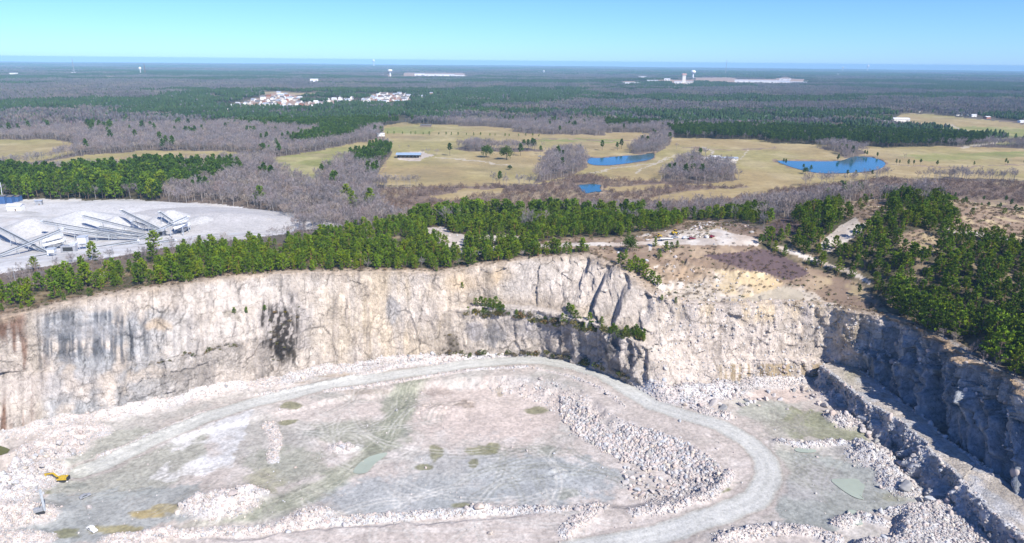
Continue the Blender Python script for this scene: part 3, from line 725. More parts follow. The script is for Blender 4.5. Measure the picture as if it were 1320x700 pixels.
    jm = joints(c1) * sstep(-.15, .2, n2) * .75 + joints(c2) * sstep(.05, .35, fbm(s / 9, z / 9, 3, 98)) * .5 + joints(c3) * sstep(.1, .4, fbm(s / 14, z / 14, 3, 99)) * .3
    jm = np.clip(jm, 0, .8) * (T < 3)
    c = c * (1 - .62 * jm)[..., None]
    fs = fbm(s / .9, z / 14, 3, 96); c = c * (1 + .11 * fs)[..., None]
    g_ = c.mean(-1, keepdims=True); c = c * .8 + g_ * .2
    return c * np.array((.90, .835, .765)) * (.92 + .16 * c2 + .10 * (c3 - .5))[..., None]

cen = RIM2.mean(0)
# outward from the pit, measured across the rim line itself
tn = np.roll(RIM2, -1, 0) - np.roll(RIM2, 1, 0); tn /= np.linalg.norm(tn, axis=1)[:, None]
out2 = np.stack([-tn[:, 1], tn[:, 0]], -1)
area = .5 * np.sum(RIM2[:, 0] * np.roll(RIM2[:, 1], -1) - np.roll(RIM2[:, 0], -1) * RIM2[:, 1])
if area > 0: out2 = -out2
flP = rimP.copy(); flP[:, :2] += out2 * 10
fdP = footP.copy(); fdP[:, 2] -= 6; fdP[:, :2] -= out2 * .5
def wall_flange(P, T):
    m = T > 3.0
    k = np.clip(T - 3.0, 0, 1)
    h = Hp(P[..., 0], P[..., 1])
    zz = h + .5 * np.minimum(k * 6, 1) - .75 * sstep(.75, 1, k) + .35 * fbm(P[..., 0] / 4, P[..., 1] / 4, 3, 99)
    P[..., 2] = np.where(m, P[..., 2] * (1 - np.minimum(k * 5, 1)) + zz * np.minimum(k * 5, 1), P[..., 2])
    return P
def slabs(P, s, z, T):
    px, py = px_of(P)
    m = sstep(735, 760, px) * (1 - sstep(835, 850, px)) * sstep(3.02, 3.12, T) * (1 - sstep(3.9, 4.0, T))
    q = (s - .75 * z + 1.5 * fbm(s / 9, z / 9, 2, 888)) / 17.0; q = q - np.floor(q)
    saw = np.where(q < .3, q / .3, 1 - (q - .3) / .7)
    m2 = sstep(700, 730, px) * (1 - sstep(830, 842, px)) * sstep(1.02, 1.3, T) * (1 - sstep(1.9, 2.0, T))
    q2 = (s + .1 * z + 1.2 * fbm(s / 6, z / 9, 2, 889)) / 8.0; q2 = q2 - np.floor(q2)
    saw2 = np.where(q2 < .15, q2 / .15, 1 - (q2 - .15) / .85)
    m3 = sstep(165, 180, px) * (1 - sstep(196, 200, px)) * sstep(3.3, 3.4, T) * (1 - sstep(3.9, 4.0, T))
    m4 = sstep(1100, 1112, px) * sstep(2.0, 2.1, T) * (1 - sstep(3.9, 4.0, T)) + sstep(1112, 1125, px) * sstep(1.05, 1.2, T) * (1 - sstep(1.9, 2.0, T))
    q4 = (s + .15 * z + 3 * fbm(s / 12, z / 16, 2, 890)) / 15.0; q4 = q4 - np.floor(q4)
    return m * 6.5 * (saw - .5) + m2 * 3.2 * (saw2 - .5) + m3 * 3 * (1 - sstep(0, 8, px - 183)) - m4 * 5.5 * (np.where(q4 < .3, q4 / .3, 1 - (q4 - .3) / .7) - .5)
dsl = [.7 if i < 25 else 6 for i in range(len(rimP))]
P, f, c = loft("w", [fdP, footP, loP, liP, rimP, flP], [2, 44, 5, 48, 10], dsl, rough, lambda P, s, z, px, py, T, *a: wall_colour(P, s, z, px, py, T - 1, *a), True, [.2, .8, 1.0, .8, 1.0, .0], 0, lambda P, T: wall_flange(P, T - 1), slabs)
WALLP = P
tag(mesh_obj("quarry_cliff", P.reshape(-1, 3), f, M_ROCK, c.reshape(-1, 3)), kind="structure")
# the narrow ridge left standing between the basin and the trench
def ridge_colour(P, s, z, px, py, T, c1, c2, c3):
    n2 = fbm(s / 6, z / 6, 4, 95); n1 = fbm(P[..., 0] / 9, P[..., 1] / 9, 3, 96)
    c = np.zeros(s.shape + (3,)) + np.array((.52, .51, .505))
    c = lerpc(c, sstep(0, .5, n2), (.42, .42, .43), .7)
    top = ((T > 2.12) & (T < 2.88)) * 1.0
    c = lerpc(c, top * sstep(-.5, .0, n1), (.50, .44, .37), .9)
    c = lerpc(c, np.exp(-((px - 1098) / 12) ** 2 - ((py - 482) / 12) ** 2), (.33, .31, .2), .6)
    return c * .86 * (.9 + .2 * c2 + .14 * (c3 - .5))[..., None]
lf = RL.copy(); lf[:, 2] = -55.5; lf[:, 0] -= np.array([2, 3, 5, 7, 8, 8, 8, 8]); lf[:, 1] -= 2
lf2 = lf.copy(); lf2[:, 2] -= 5; lm = (lf + RL) / 2 + np.array([1.5, 0, 0])
rf = RR.copy(); rf[:, 2] = -63; rf[:, 0] += 4
P, f, c = loft("r", [lf2, lm, RL, RR, rf], [14, 14, 22, 20], .7, np.array([1.6, 2.2, 2.8, 3.2, 3.4, 3.4, 3, 2]), ridge_colour, False, [.8, 1, .25, .2, .9], 400, None)
RIDGEP = P
tag(mesh_obj("rock_ridge", P.reshape(-1, 3), f, M_ROCK, c.reshape(-1, 3)), kind="structure")

# ------------------------------------------------------------------ ground outside: one polar sheet to the horizon
az = np.radians(axis([(-180, -60, 6), (-60, -43, 1), (-43, 43, .085), (43, 60, 1), (60, 180, 6)]))[:-1]
rr_ = np.concatenate([np.arange(20, 240, 20), np.arange(240, 330, 4), np.arange(330, 560, 1.3), np.geomspace(560, 1400, 190), np.geomspace(1410, 7000, 130), np.geomspace(7200, 30000, 60)])
AZ, RRR = np.meshgrid(az, rr_, indexing='ij')
lx, ly = RRR * np.sin(AZ), RRR * np.cos(AZ)
lz = Hp(lx, ly)
CV, cpx, cpy = cover(lx, ly, lz)
def land_colour(x, y, z, cv, px, py):
    n1 = fbm(x / 40, y / 40, 4, 101); n2 = fbm(x / 9, y / 9, 4, 102); n3 = fbm(x / 160, y / 200, 4, 103); d = np.hypot(x, y)
    pal = np.array([(.14, .11, .085), (.085, .075, .045), (.15, .115, .09), (.12, .10, .075), (.33, .25, .12), (.225, .23, .075), (.52, .50, .47), (.20, .145, .11), (.06, .055, .045), (.47, .405, .34), (.25, .18, .125), (.36, .25, .19), (.42, .36, .27), (.115, .08, .08), (.12, .10, .075), (.50, .43, .34)])
    c = pal[cv].copy()
    fld = ((cv == 4) | (cv == 5)) * 1.0
    c = lerpc(c, fld * sstep(-.1, .5, n3), (.28, .255, .095), .65); c = lerpc(c, fld * sstep(0, .5, n1), (.40, .32, .18), .5); c = lerpc(c, fld * sstep(.15, .5, fbm(x / 90 + 7, y / 60, 4, 104)), (.24, .19, .10), .45)
    m7 = (cv == 7) * 1.0; c = lerpc(c, m7 * sstep(-.1, .3, n1), (.30, .235, .14), .6)
    m9 = (cv == 9) * 1.0; c = lerpc(c, m9 * sstep(0, .4, n2), (.60, .55, .48), .7); c = lerpc(c, m9 * sstep(.1, .5, n1), (.42, .33, .25), .6)
    m10 = (cv == 10) * 1.0; c = lerpc(c, m10 * sstep(0, .4, n2), (.36, .27, .18), .7); c = lerpc(c, m10 * sstep(.1, .5, n1), (.19, .135, .10), .6)
    c = lerpc(c, m10 * sstep(1040, 1090, px) * sstep(.0, .4, n2), (.40, .32, .17), .6)
    m15 = (cv == 15) * 1.0; c = lerpc(c, m15 * sstep(-.35, .15, n1 + .5 * n2), (.30, .205, .125), .85); c = lerpc(c, m15 * sstep(.1, .4, n2), (.58, .51, .43), .9); c = lerpc(c, m15 * sstep(.15, .45, fbm(x / 3, y / 2, 3, 107)), (.17, .13, .09), .7); c = lerpc(c, m15 * sstep(.1, .5, fbm(x / 22 + 4, y / 16, 3, 105)), (.56, .43, .24), .7)
    m6 = (cv == 6) * 1.0; c = lerpc(c, m6 * sstep(0, .5, n1), (.44, .40, .36), .8); c = lerpc(c, m6 * sstep(0, .4, n2), (.53, .53, .525), .6); c = lerpc(c, m6 * sstep(.2, .5, fbm(x / 70, y / 25, 4, 106)), (.33, .32, .30), .6)
    m1 = ((cv == 1) & (d < 700)) * 1.0; c = lerpc(c, m1 * sstep(-.1, .4, n2), (.25, .19, .12), .8)
    c = lerpc(c, sstep(-.01, .03, clearing(x, y)) * ((cv == 3) & (d > 1480)), (.36, .29, .17), .9)
    return c * (1 + .14 * n2 + .10 * n1)[..., None]
LC = land_colour(lx, ly, lz, CV, cpx, cpy)
lf_ = grid_faces(len(az), len(rr_), True)
hole = inpoly(lx, ly, RIM2) | (dist_line(lx, ly, RIM2, True) < 3.5)
keep = ~hole.ravel()[lf_].any(1)
cvf = CV.ravel()[lf_[:, 0]]
LVr = np.stack([lx, ly, lz], -1).reshape(-1, 3); LCr = LC.reshape(-1, 3)
for nm, sel in (("ground", ~np.isin(cvf, (4, 5, 6, 12))), ("grass_field", np.isin(cvf, (4, 5))), ("stone_yard", cvf == 6), ("dirt_track", cvf == 12)):
    v, f, c = compact(LVr, lf_[keep & sel], LCr)
    tag(mesh_obj(nm, v, f, M_LAND, c, smooth=True), kind="structure")
# ------------------------------------------------------------------ plant and rock meshes
def foliage_mat(name, tint=(1, 1, 1), rnd=.35, hue=(1.25, .95, .5), rough=.75, attrib="col"):
    m, nt, b = new_mat(name)
    a = N(nt, "ShaderNodeAttribute", attribute_name=attrib)
    oi = N(nt, "ShaderNodeObjectInfo")
    c = mixc(nt, 'MULTIPLY', 1.0, a.outputs["Color"], (*tint, 1))
    c = mixc(nt, 'MULTIPLY', 1.0, c, ramp(nt, oi.outputs["Random"], [(0, tuple([1 - rnd] * 3)), (.45, (1, 1, 1)), (.8, hue), (1, (1 + rnd, 1 + rnd * .8, 1))]))
    nt.links.new(c, b.inputs["Base Color"]); b.inputs["Roughness"].default_value = rough
    b.inputs["Specular IOR Level"].default_value = .1
    return m
M_PINE = foliage_mat("pine_needles", tint=(1.32, 1.20, .9), hue=(1.4, 1.12, .7))
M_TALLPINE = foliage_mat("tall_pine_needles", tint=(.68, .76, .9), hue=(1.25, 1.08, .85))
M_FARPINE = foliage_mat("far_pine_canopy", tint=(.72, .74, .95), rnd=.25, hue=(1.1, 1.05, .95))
M_OAK = foliage_mat("evergreen_leaves", tint=(1.3, 1.3, 1.2), rnd=.2)
M_TWIG = foliage_mat("bare_twigs", tint=(.86, .86, .87), hue=(1.08, .98, .93), rnd=.3)
M_BARK = simple_mat("bark", (.13, .095, .075), .9)
M_SCRUB = foliage_mat("dry_scrub_stems", hue=(1.1, .95, .75))
M_STONE = foliage_mat("broken_granite", rnd=.16, hue=(1.06, .98, .95), rough=.9)

class Acc:
    def __init__(s): s.v = []; s.f3 = []; s.c = []
    def tri(s, a, b, c, col):
        i = len(s.v); s.v += [a, b, c]; s.f3.append((i, i + 1, i + 2)); s.c += [col] * 3
    def build(s, name, mat, parent=None, link=True, smooth=False):
        return mesh_obj(name, np.array(s.v), np.array(s.f3), mat, np.array(s.c), smooth=smooth, parent=parent, link=link)
def vrand(r, s=1.0): return np.array([r.gauss(0, s), r.gauss(0, s), r.gauss(0, s)])
def tuft(A, p, d, n, L, w, col, r):
    """a spray of n pointed needle clusters leaving p roughly along d"""
    for _ in range(n):
        q = d + vrand(r, .55); q /= np.linalg.norm(q) + 1e-6
        sd_ = np.cross(q, vrand(r)); sd_ /= np.linalg.norm(sd_) + 1e-6
        l = L * r.uniform(.7, 1.2)
        k = r.uniform(.75, 1.25); cc = tuple(x * k for x in col)
        base = p - q * l * .25
        A.tri(base + q * l * .5 + sd_ * w, base + q * l * .5 - sd_ * w, base + q * l * 1.25, cc)
        A.tri(base + q * l * .5 - sd_ * w, base + q * l * .5 + sd_ * w, base, cc)
def stick(A, a, b, r0, r1, col, n=4):
    a = np.array(a, float); b = np.array(b, float); d = b - a; L = np.linalg.norm(d) + 1e-9; d = d / L
    u = np.cross(d, (0, 0, 1) if abs(d[2]) < .9 else (1, 0, 0)); u /= np.linalg.norm(u); w = np.cross(d, u)
    i = len(A.v)
    for k in range(n):
        t = 2 * math.pi * k / n
        o = u * math.cos(t) + w * math.sin(t)
        A.v += [a + o * r0, b + o * r1]; A.c += [col, col]
    for k in range(n):
        p, q = i + 2 * k, i + 2 * ((k + 1) % n)
        A.f3 += [(p, q, q + 1), (p, q + 1, p + 1)]
def pine_meshes(seed, h, R, bot=.16, nl=28, per=8, tn=4, tl=.66, tw=.21, shape=.75):
    r = random.Random(seed)
    T = Acc(); bk = (.17, .12, .09)
    lean = np.array([r.uniform(-.03, .03), r.uniform(-.03, .03), 1])
    pts = [lean * h * k / 5 + np.array([r.uniform(-.05, .05), r.uniform(-.05, .05), 0]) for k in range(6)]
    pts[0][2] = -.6
    for k in range(5): stick(T, pts[k], pts[k + 1], .15 * h / 9 * (1 - k / 5.4), .15 * h / 9 * (1 - (k + 1) / 5.4), bk, 6)
    A = Acc()
    for i in range(nl):
        t = bot + (1 - bot) * (i + r.random()) / nl * .97
        prof = min(1, ((t - bot) / (1 - bot)) * 5 + .45) * (1 - ((t - bot) / (1 - bot))) ** shape
        L = R * prof * r.uniform(.65, 1.2) + .25
        a = i * 2.4 + r.uniform(-.6, .6)
        d = np.array([math.cos(a), math.sin(a), .25 + .5 * t]); d /= np.linalg.norm(d)
        p0 = lean * h * t
        stick(T, p0, p0 + d * L * .8, .05, .02, bk, 3)
        g = r.uniform(.7, 1.15); y = r.random()
        col = (.070 * g + .050 * y, .150 * g + .050 * y, .016 * g)
        for k in range(per):
            f = .3 + .75 * (k + r.random()) / per
            p = p0 + d * L * f + vrand(r, .18) + np.array([0, 0, -.08 * L * f])
            tuft(A, p, d * .6 + np.array([0, 0, .5]), tn, tl * h / 9, tw * h / 9, col, r)
    tuft(A, lean * h * .97, np.array([0, 0, 1.0]), 8, tl, tw, (.075, .15, .02), r)
    return T, A
def bare_meshes(seed, h, R, nb=9, twig=.09, col=(.235, .205, .20), spread=1.0):
    r = random.Random(seed)
    T = Acc(); A = Acc(); bk = (.34, .31, .29)
    top = np.array([r.uniform(-.4, .4), r.uniform(-.4, .4), h * .62]); b0 = np.array([0, 0, -.6]); m = top * .5 + np.array([r.uniform(-.2, .2), r.uniform(-.2, .2), 0])
    stick(T, b0, m, .024 * h / 1.6, .017 * h / 1.6, bk, 5); stick(T, m, top, .017 * h / 1.6, .008 * h / 1.6, bk, 5)
    for i in range(nb):
        t = .42 + .58 * i / nb
        p0 = b0 * (1 - t) + top * t if t > .5 else m
        a = i * 2.4 + r.uniform(-.5, .5)
        up = r.uniform(.7, 1.5)
        d = np.array([math.cos(a) * spread, math.sin(a) * spread, up]); d /= np.linalg.norm(d)
        L = R * r.uniform(.8, 1.25) * (1.15 - .4 * t)
        e = p0 + d * L
        stick(A, p0, e, .055, .03, bk, 3)
        for k in range(4):
            f = .35 + .6 * (k + r.random()) / 4
            q = p0 + d * L * f
            d2 = d + vrand(r, .45) + np.array([0, 0, .35]); d2 /= np.linalg.norm(d2)
            L2 = L * .55 * r.uniform(.7, 1.2)
            e2 = q + d2 * L2
            g = r.uniform(.8, 1.2); cc = tuple(x * g for x in col)
            stick(A, q, e2, .03, .012, cc, 3)
            for _ in range(6):
                s0 = q + d2 * L2 * r.uniform(.3, 1.0)
                d3 = d2 + vrand(r, .5) + np.array([0, 0, .3]); d3 /= np.linalg.norm(d3)
                sdv = np.cross(d3, vrand(r)); sdv /= np.linalg.norm(sdv) + 1e-6
                l3 = h * .11 * r.uniform(.7, 1.3)
                A.tri(s0 + sdv * twig * .6, s0 - sdv * twig * .6, s0 + d3 * l3, cc)
                A.tri(s0 + d3 * l3 * .4 + sdv * twig * .3, s0 + d3 * l3 * .45, s0 + d3 * l3 * .8 + sdv * l3 * .35, cc)
    return T, A
def bush_mesh(seed, R, h, col, n=60, tl=.4, tw=.13):
    r = random.Random(seed); A = Acc()
    for i in range(n):
        a = r.uniform(0, 6.28); rad = R * math.sqrt(r.random()); z = h * r.uniform(.1, 1) * (1 - .55 * (rad / R) ** 2)
        p = np.array([math.cos(a) * rad, math.sin(a) * rad, z]); g = r.uniform(.65, 1.3)
        tuft(A, p, np.array([p[0] * .5, p[1] * .5, .8]), 3, tl, tw, tuple(x * g for x in col), r)
    for i in range(6):
        a = r.uniform(0, 6.28); stick(A, (0, 0, -.3), (math.cos(a) * R * .5, math.sin(a) * R * .5, h * .7), .03, .015, (.16, .12, .09), 3)
    return A
def ico(sub):
    t = (1 + 5 ** .5) / 2
    v = [(-1, t, 0), (1, t, 0), (-1, -t, 0), (1, -t, 0), (0, -1, t), (0, 1, t), (0, -1, -t), (0, 1, -t), (t, 0, -1), (t, 0, 1), (-t, 0, -1), (-t, 0, 1)]
    v = [np.array(p) / np.linalg.norm(p) for p in v]
    f = [(0, 11, 5), (0, 5, 1), (0, 1, 7), (0, 7, 10), (0, 10, 11), (1, 5, 9), (5, 11, 4), (11, 10, 2), (10, 7, 6), (7, 1, 8), (3, 9, 4), (3, 4, 2), (3, 2, 6), (3, 6, 8), (3, 8, 9), (4, 9, 5), (2, 4, 11), (6, 2, 10), (8, 6, 7), (9, 8, 1)]
    for _ in range(sub):
        cache = {}; nf = []
        def mid(a, b):
            k = (min(a, b), max(a, b))
            if k not in cache:
                p = v[a] + v[b]; v.append(p / np.linalg.norm(p)); cache[k] = len(v) - 1
            return cache[k]
        for a, b, c in f:
            ab, bc, ca = mid(a, b), mid(b, c), mid(c, a)
            nf += [(a, ab, ca), (b, bc, ab), (c, ca, bc), (ab, bc, ca)]
        f = nf
    return np.array(v), np.array(f)
def rock_data(seed, sub=1, col=(.56, .53, .51)):
    r = random.Random(seed); v, f = ico(sub)
    v = v * np.array([r.uniform(.9, 1.25), r.uniform(.8, 1.1), r.uniform(.65, .95)])
    for _ in range(9 if sub > 1 else 6):            # split along flat joints
        n = vrand(r); n /= np.linalg.norm(n); k = r.uniform(.42, .7)
        d = v @ n - k; v = v - np.outer(np.clip(d, 0, None) * .93, n)
    v = v + np.array([[r.gauss(0, .02) for _ in range(3)] for _ in v])
    g = np.array([[r.uniform(.88, 1.08)] for _ in v])
    return v, f, np.array(col) * g
def src(name, A, mat): return A.build(name, mat, link=False)
def join_acc(T, A):
    J = Acc(); J.v = T.v + A.v; J.c = T.c + A.c; n = len(T.v); J.f3 = T.f3 + [tuple(i + n for i in f) for f in A.f3]; return J

# ------------------------------------------------------------------ one object carrying very many copies (only for what nobody could count)
def scatter(name, pts, rot, scl, idx, sources):
    me = bpy.data.meshes.new(name)
    n = len(pts)
    me.vertices.add(n); me.vertices.foreach_set("co", np.ascontiguousarray(pts, np.float32).ravel())
    a = me.attributes.new("rot", 'FLOAT_VECTOR', 'POINT'); a.data.foreach_set("vector", np.ascontiguousarray(rot, np.float32).ravel())
    a = me.attributes.new("scl", 'FLOAT_VECTOR', 'POINT'); a.data.foreach_set("vector", np.ascontiguousarray(scl, np.float32).ravel())
    a = me.attributes.new("idx", 'INT', 'POINT'); a.data.foreach_set("value", np.ascontiguousarray(idx, np.int32))
    o = bpy.data.objects.new(name, me); COL.objects.link(o)
    ng = bpy.data.node_groups.new(name + "_spread", 'GeometryNodeTree')
    ng.interface.new_socket("Geometry", in_out='INPUT', socket_type='NodeSocketGeometry'); ng.interface.new_socket("Geometry", in_out='OUTPUT', socket_type='NodeSocketGeometry')
    gi = ng.nodes.new("NodeGroupInput"); go = ng.nodes.new("NodeGroupOutput")
    def na(nm, t):
        x = ng.nodes.new("GeometryNodeInputNamedAttribute"); x.data_type = t; x.inputs[0].default_value = nm
        return x.outputs["Attribute"]
    ra, sa, ia = na("rot", 'FLOAT_VECTOR'), na("scl", 'FLOAT_VECTOR'), na("idx", 'INT')
    e2r = ng.nodes.new("FunctionNodeEulerToRotation"); ng.links.new(ra, e2r.inputs[0])
    jn = ng.nodes.new("GeometryNodeJoinGeometry")
    for k, s in enumerate(sources):
        cp = ng.nodes.new("FunctionNodeCompare"); cp.data_type = 'INT'; cp.operation = 'EQUAL'
        ins = [q for q in cp.inputs if q.type == 'INT' and q.enabled]
        ng.links.new(ia, ins[0]); ins[1].default_value = k
        oi = ng.nodes.new("GeometryNodeObjectInfo"); oi.inputs["Object"].default_value = s
        ip = ng.nodes.new("GeometryNodeInstanceOnPoints")
        ng.links.new(gi.outputs[0], ip.inputs["Points"]); ng.links.new(cp.outputs[0], ip.inputs["Selection"])
        ng.links.new(oi.outputs["Geometry"], ip.inputs["Instance"]); ng.links.new(e2r.outputs[0], ip.inputs["Rotation"]); ng.links.new(sa, ip.inputs["Scale"])
        ng.links.new(ip.outputs[0], jn.inputs[0])
    ng.links.new(jn.outputs[0], go.inputs[0])
    md = o.modifiers.new("spread", 'NODES'); md.node_group = ng
    return o
def rots(n, tilt=.06):
    return np.stack([RNG.normal(0, tilt, n), RNG.normal(0, tilt, n), RNG.uniform(0, 6.28, n)], -1)

# ------------------------------------------------------------------ where trees grow
def jitter_grid(d0, d1, step, a=.74):
    n = int(2 * d1 * math.sin(a) / step) + 1; m = int(d1 / step) + 1
    x = (np.arange(n) - n / 2) * step; y = np.arange(m) * step
    Xg, Yg = np.meshgrid(x, y, indexing='ij')
    Xg = Xg + RNG.uniform(-.48, .48, Xg.shape) * step; Yg = Yg + RNG.uniform(-.48, .48, Yg.shape) * step
    Xg, Yg = Xg.ravel(), Yg.ravel()
    d = np.hypot(Xg, Yg)
    m = (d > d0) & (d < d1) & (np.abs(np.arctan2(Xg, Yg)) < a)
    return Xg[m], Yg[m]
def dr_rim(x, y):
    return dist_line(x, y, RIM2, True) * np.where(inpoly(x, y, RIM2), -1, 1)
PINES, BARES = [], []       # x y z h px py cover
x, y = jitter_grid(230, 1500, 4.5)
ok = dr_rim(x, y) > 1.5; x, y = x[ok], y[ok]
z = Hp(x, y); cv, px, py = cover(x, y, z)
d = np.hypot(x, y)
near = (d < 640) & (z > -6.0)                        # the young wood round the pit grows closer together
u = RNG.random(len(x)); nz = fbm(x / 30, y / 30, 3, 121); nz2 = fbm(x / 120, y / 160, 3, 122)
pine = (cv == 1) & (u < np.where(near, np.where(px > 975, .82, np.where(px < 235, .42, .92)), .44)) & ((nz > -.6) | ~near)
pine |= (cv == 14) & (nz2 * 1.2 + .8 * nz > -.1) & (u < .42)
pine |= (cv == 3) & (nz2 + .35 * nz > .12) & (u < .42) & (py < 300)
pine |= (cv == 2) & (u < .12) & (nz > .42); pine |= ((cv == 10) & (u < .05) & (px > 1000)) | ((cv == 10) & (u < .12) & (px < 240))
bare = (cv == 2) & (u > .54) | (cv == 14) & (nz2 * 1.2 + .8 * nz <= .0) & (u > .54) | (cv == 3) & (nz2 + .35 * nz <= .12) & (u > .54) | (cv == 1) & (u > .97) & ~near | (cv == 1) & (u > .985)
marsh = (cv == 7) & (u < .55)
sel = pine
hh = np.where(near, RNG.uniform(4.2, 10.8, len(x)), RNG.uniform(12, 17, len(x))) * (1 + .12 * nz)
hh = np.where(px < 235, hh * 1.2, hh)
hh = np.where(cv == 10, hh * .5, hh)
hb = np.where(py > 300, RNG.uniform(5, 9, len(x)), RNG.uniform(11, 18, len(x)))
pn = np.stack([x, y, z, hh, px, py, cv], -1)[pine]; bn = np.stack([x, y, z, hb, px, py, cv], -1)[bare]; mn = np.stack([x, y, z, RNG.uniform(2.5, 6, len(x)), px, py, cv], -1)[marsh]
print("pines", len(pn), "bare", len(bn), "marsh", len(mn))
PV = [pine_meshes(100 + k, 9.0, [2.9, 2.6, 3.2, 2.8, 2.4, 3.0][k], shape=[.5, .6, .45, .55, .7, .5][k], bot=[.10, .14, .12, .2, .1, .16][k]) for k in range(6)]
TPV = [pine_meshes(140 + k, 15.0, [3.0, 2.7, 3.3, 2.9][k], bot=[.42, .38, .48, .35][k], nl=20, per=6, tl=.75, tw=.26, shape=.5) for k in range(4)]
BV = [bare_meshes(200 + k, 13.0, [4.2, 3.8, 4.6, 4.0, 3.6][k], nb=[9, 10, 9, 11, 10][k], col=[(.32, .28, .275), (.28, .25, .255), (.36, .325, .32), (.30, .25, .235), (.33, .30, .31)][k]) for k in range(5)]
def tree_set(name, label, cat, variants, crown_mat):
    """one prototype of each shape: an Empty that carries trunk and crown"""
    out = []
    for T, A in variants:
        tr = T.build("trunk", M_BARK if crown_mat is not M_TWIG else M_TWIG, link=False); cr = A.build("crown", crown_mat, link=False)
        out.append((tr.data, cr.data, join_acc(T, A)))
    return out
PSET = tree_set("pine", "", "", PV, M_PINE); TPSET = tree_set("pine", "", "", TPV, M_TALLPINE); BSET = tree_set("bare", "", "", BV, M_TWIG)
def plant_tree(name, loc, h, base_h, data, label, cat, group, rz=None, wide=1.0):
    o = bpy.data.objects.new(name, None); COL.objects.link(o)
    o.location = loc; s = h / base_h; o.scale = (s * wide, s * wide, s)
    o.rotation_euler = (random.gauss(0, .03), random.gauss(0, .03), random.uniform(0, 6.28) if rz is None else rz)
    o.empty_display_size = .3
    tag(o, label, cat, group)
    for nm, me in zip(("trunk", "crown"), data[:2]):
        c = bpy.data.objects.new(nm, me); COL.objects.link(c); c.parent = o
    return o
def inframe(a, m=4): return (a[:, 4] > -m) & (a[:, 4] < 1320 + m)
# the three hundred pines that show largest stand by themselves
sz = pn[:, 3] / np.hypot(pn[:, 0], pn[:, 1]) * inframe(pn)
order = np.argsort(-sz)
NP = 275
for i in order[:NP]:
    X_, Y_, Z_, h, a, b, c_ = pn[i]
    if a > 975: lab, grp = "bushy green pine in the wood covering the hill above the dark right-hand rock wall", "pines on the hill right of the pit"
    elif a < 240: lab, grp = "dark green pine on the rim above the blue-grey stained rock face at far left", "pines on the rim at far left"
    elif a < 520: lab, grp = "young green pine in the dense belt along the rim above the black seep", "pines on the rim above the black seep"
    elif a < 770: lab, grp = "young green pine in the belt on the rim above the shrub-covered ledge", "pines on the rim above the ledge"
    else: lab, grp = "green pine beside the pale track on the plateau near the parked machines", "pines beside the plateau track"
    k = random.randrange(6)
    plant_tree("pine_tree", (X_, Y_, Z_), h, 9.0, PSET[k], lab, "pine", grp, wide=random.uniform(.9, 1.2))
rest = pn[order[NP:]]
nearr = np.hypot(rest[:, 0], rest[:, 1]) < 660
psrc = [src("pine_shape", j, M_PINE) for _, _, j in PSET]; tsrc = [src("tall_pine_shape", j, M_TALLPINE) for _, _, j in TPSET]; bsrc = [src("bare_tree_shape", j, M_TWIG) for _, _, j in BSET]
def spread_trees(name, a, base_h, sources, wide=(.9, 1.2)):
    n = len(a); s = a[:, 3] / base_h; w = RNG.uniform(*wide, n)
    return tag(scatter(name, a[:, :3], rots(n, .03), np.stack([s * w, s * w, s], -1), RNG.integers(0, len(sources), n), sources), kind="stuff")
young = rest[nearr & (rest[:, 2] > -6.5)]; old = rest[~(nearr & (rest[:, 2] > -6.5))]
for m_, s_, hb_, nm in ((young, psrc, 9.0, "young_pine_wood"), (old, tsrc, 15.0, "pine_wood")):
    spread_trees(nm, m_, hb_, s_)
sz = bn[:, 3] / np.hypot(bn[:, 0], bn[:, 1]) * inframe(bn) * (bn[:, 5] > 180)
order = np.argsort(-sz); NB = 280
for i in order[:NB]:
    X_, Y_, Z_, h, a, b, c_ = bn[i]
    if b > 300 and a < 300: lab, grp = "small grey leafless tree in the thicket between the stone yard and the rim pines", "bare trees below the stone yard"
    elif b > 265 and a > 900: lab, grp = "small leafless tree among the pines of the right-hand hill", "bare trees on the hill"
    elif a < 520: lab, grp = "tall grey leafless tree in the bare wood behind the stone yard and pines", "bare trees of the wood behind the stone yard"
    else: lab, grp = "grey leafless tree in the stream woods between the rim pines and the tan fields", "bare trees along the stream"
    plant_tree("bare_tree", (X_, Y_, Z_), h, 13.0, BSET[random.randrange(5)], lab, "bare tree", grp, wide=random.uniform(.9, 1.25))
spread_trees("bare_wood", bn[order[NB:]], 13.0, bsrc)
MB_ = [bush_mesh(300 + k, 1.6, 3.2, [(.20, .145, .13), (.235, .185, .165), (.17, .125, .115)][k], n=40, tl=1.0, tw=.06) for k in range(3)]
msrc = [src("marsh_brush_shape", A, M_SCRUB) for A in MB_]
spread_trees("marsh_brush", mn, 3.6, msrc)

# trees that stand alone or in rows on the fields: px, py of the foot, height, kind
OAKS = []
def oak_meshes(seed, h, R):
    r = random.Random(seed); T = Acc(); A = Acc()
    stick(T, (0, 0, -.5), (0, 0, h * .5), .35, .25, (.15, .12, .1), 7)
    for i in range(26):
        a = r.uniform(0, 6.28); t = r.random(); el = r.uniform(-.2, 1.35)
        d = np.array([math.cos(a) * math.cos(el), math.sin(a) * math.cos(el), math.sin(el)])
        c0 = np.array([0, 0, h * .42]) + d * np.array([R * .72, R * .72, h * .42]) * r.uniform(.75, 1.05)
        stick(T, (0, 0, h * .4), c0, .10, .04, (.15, .12, .1), 4)
        g = r.uniform(.7, 1.25)
        for _ in range(24):
            p = c0 + vrand(r, R * .19)
            tuft(A, p, d, 3, .95, .36, (.048 * g, .092 * g, .022 * g), r)
    return T, A
OV = tree_set("oak", "", "", [oak_meshes(320 + k, 14, 7.5) for k in range(2)], M_OAK)
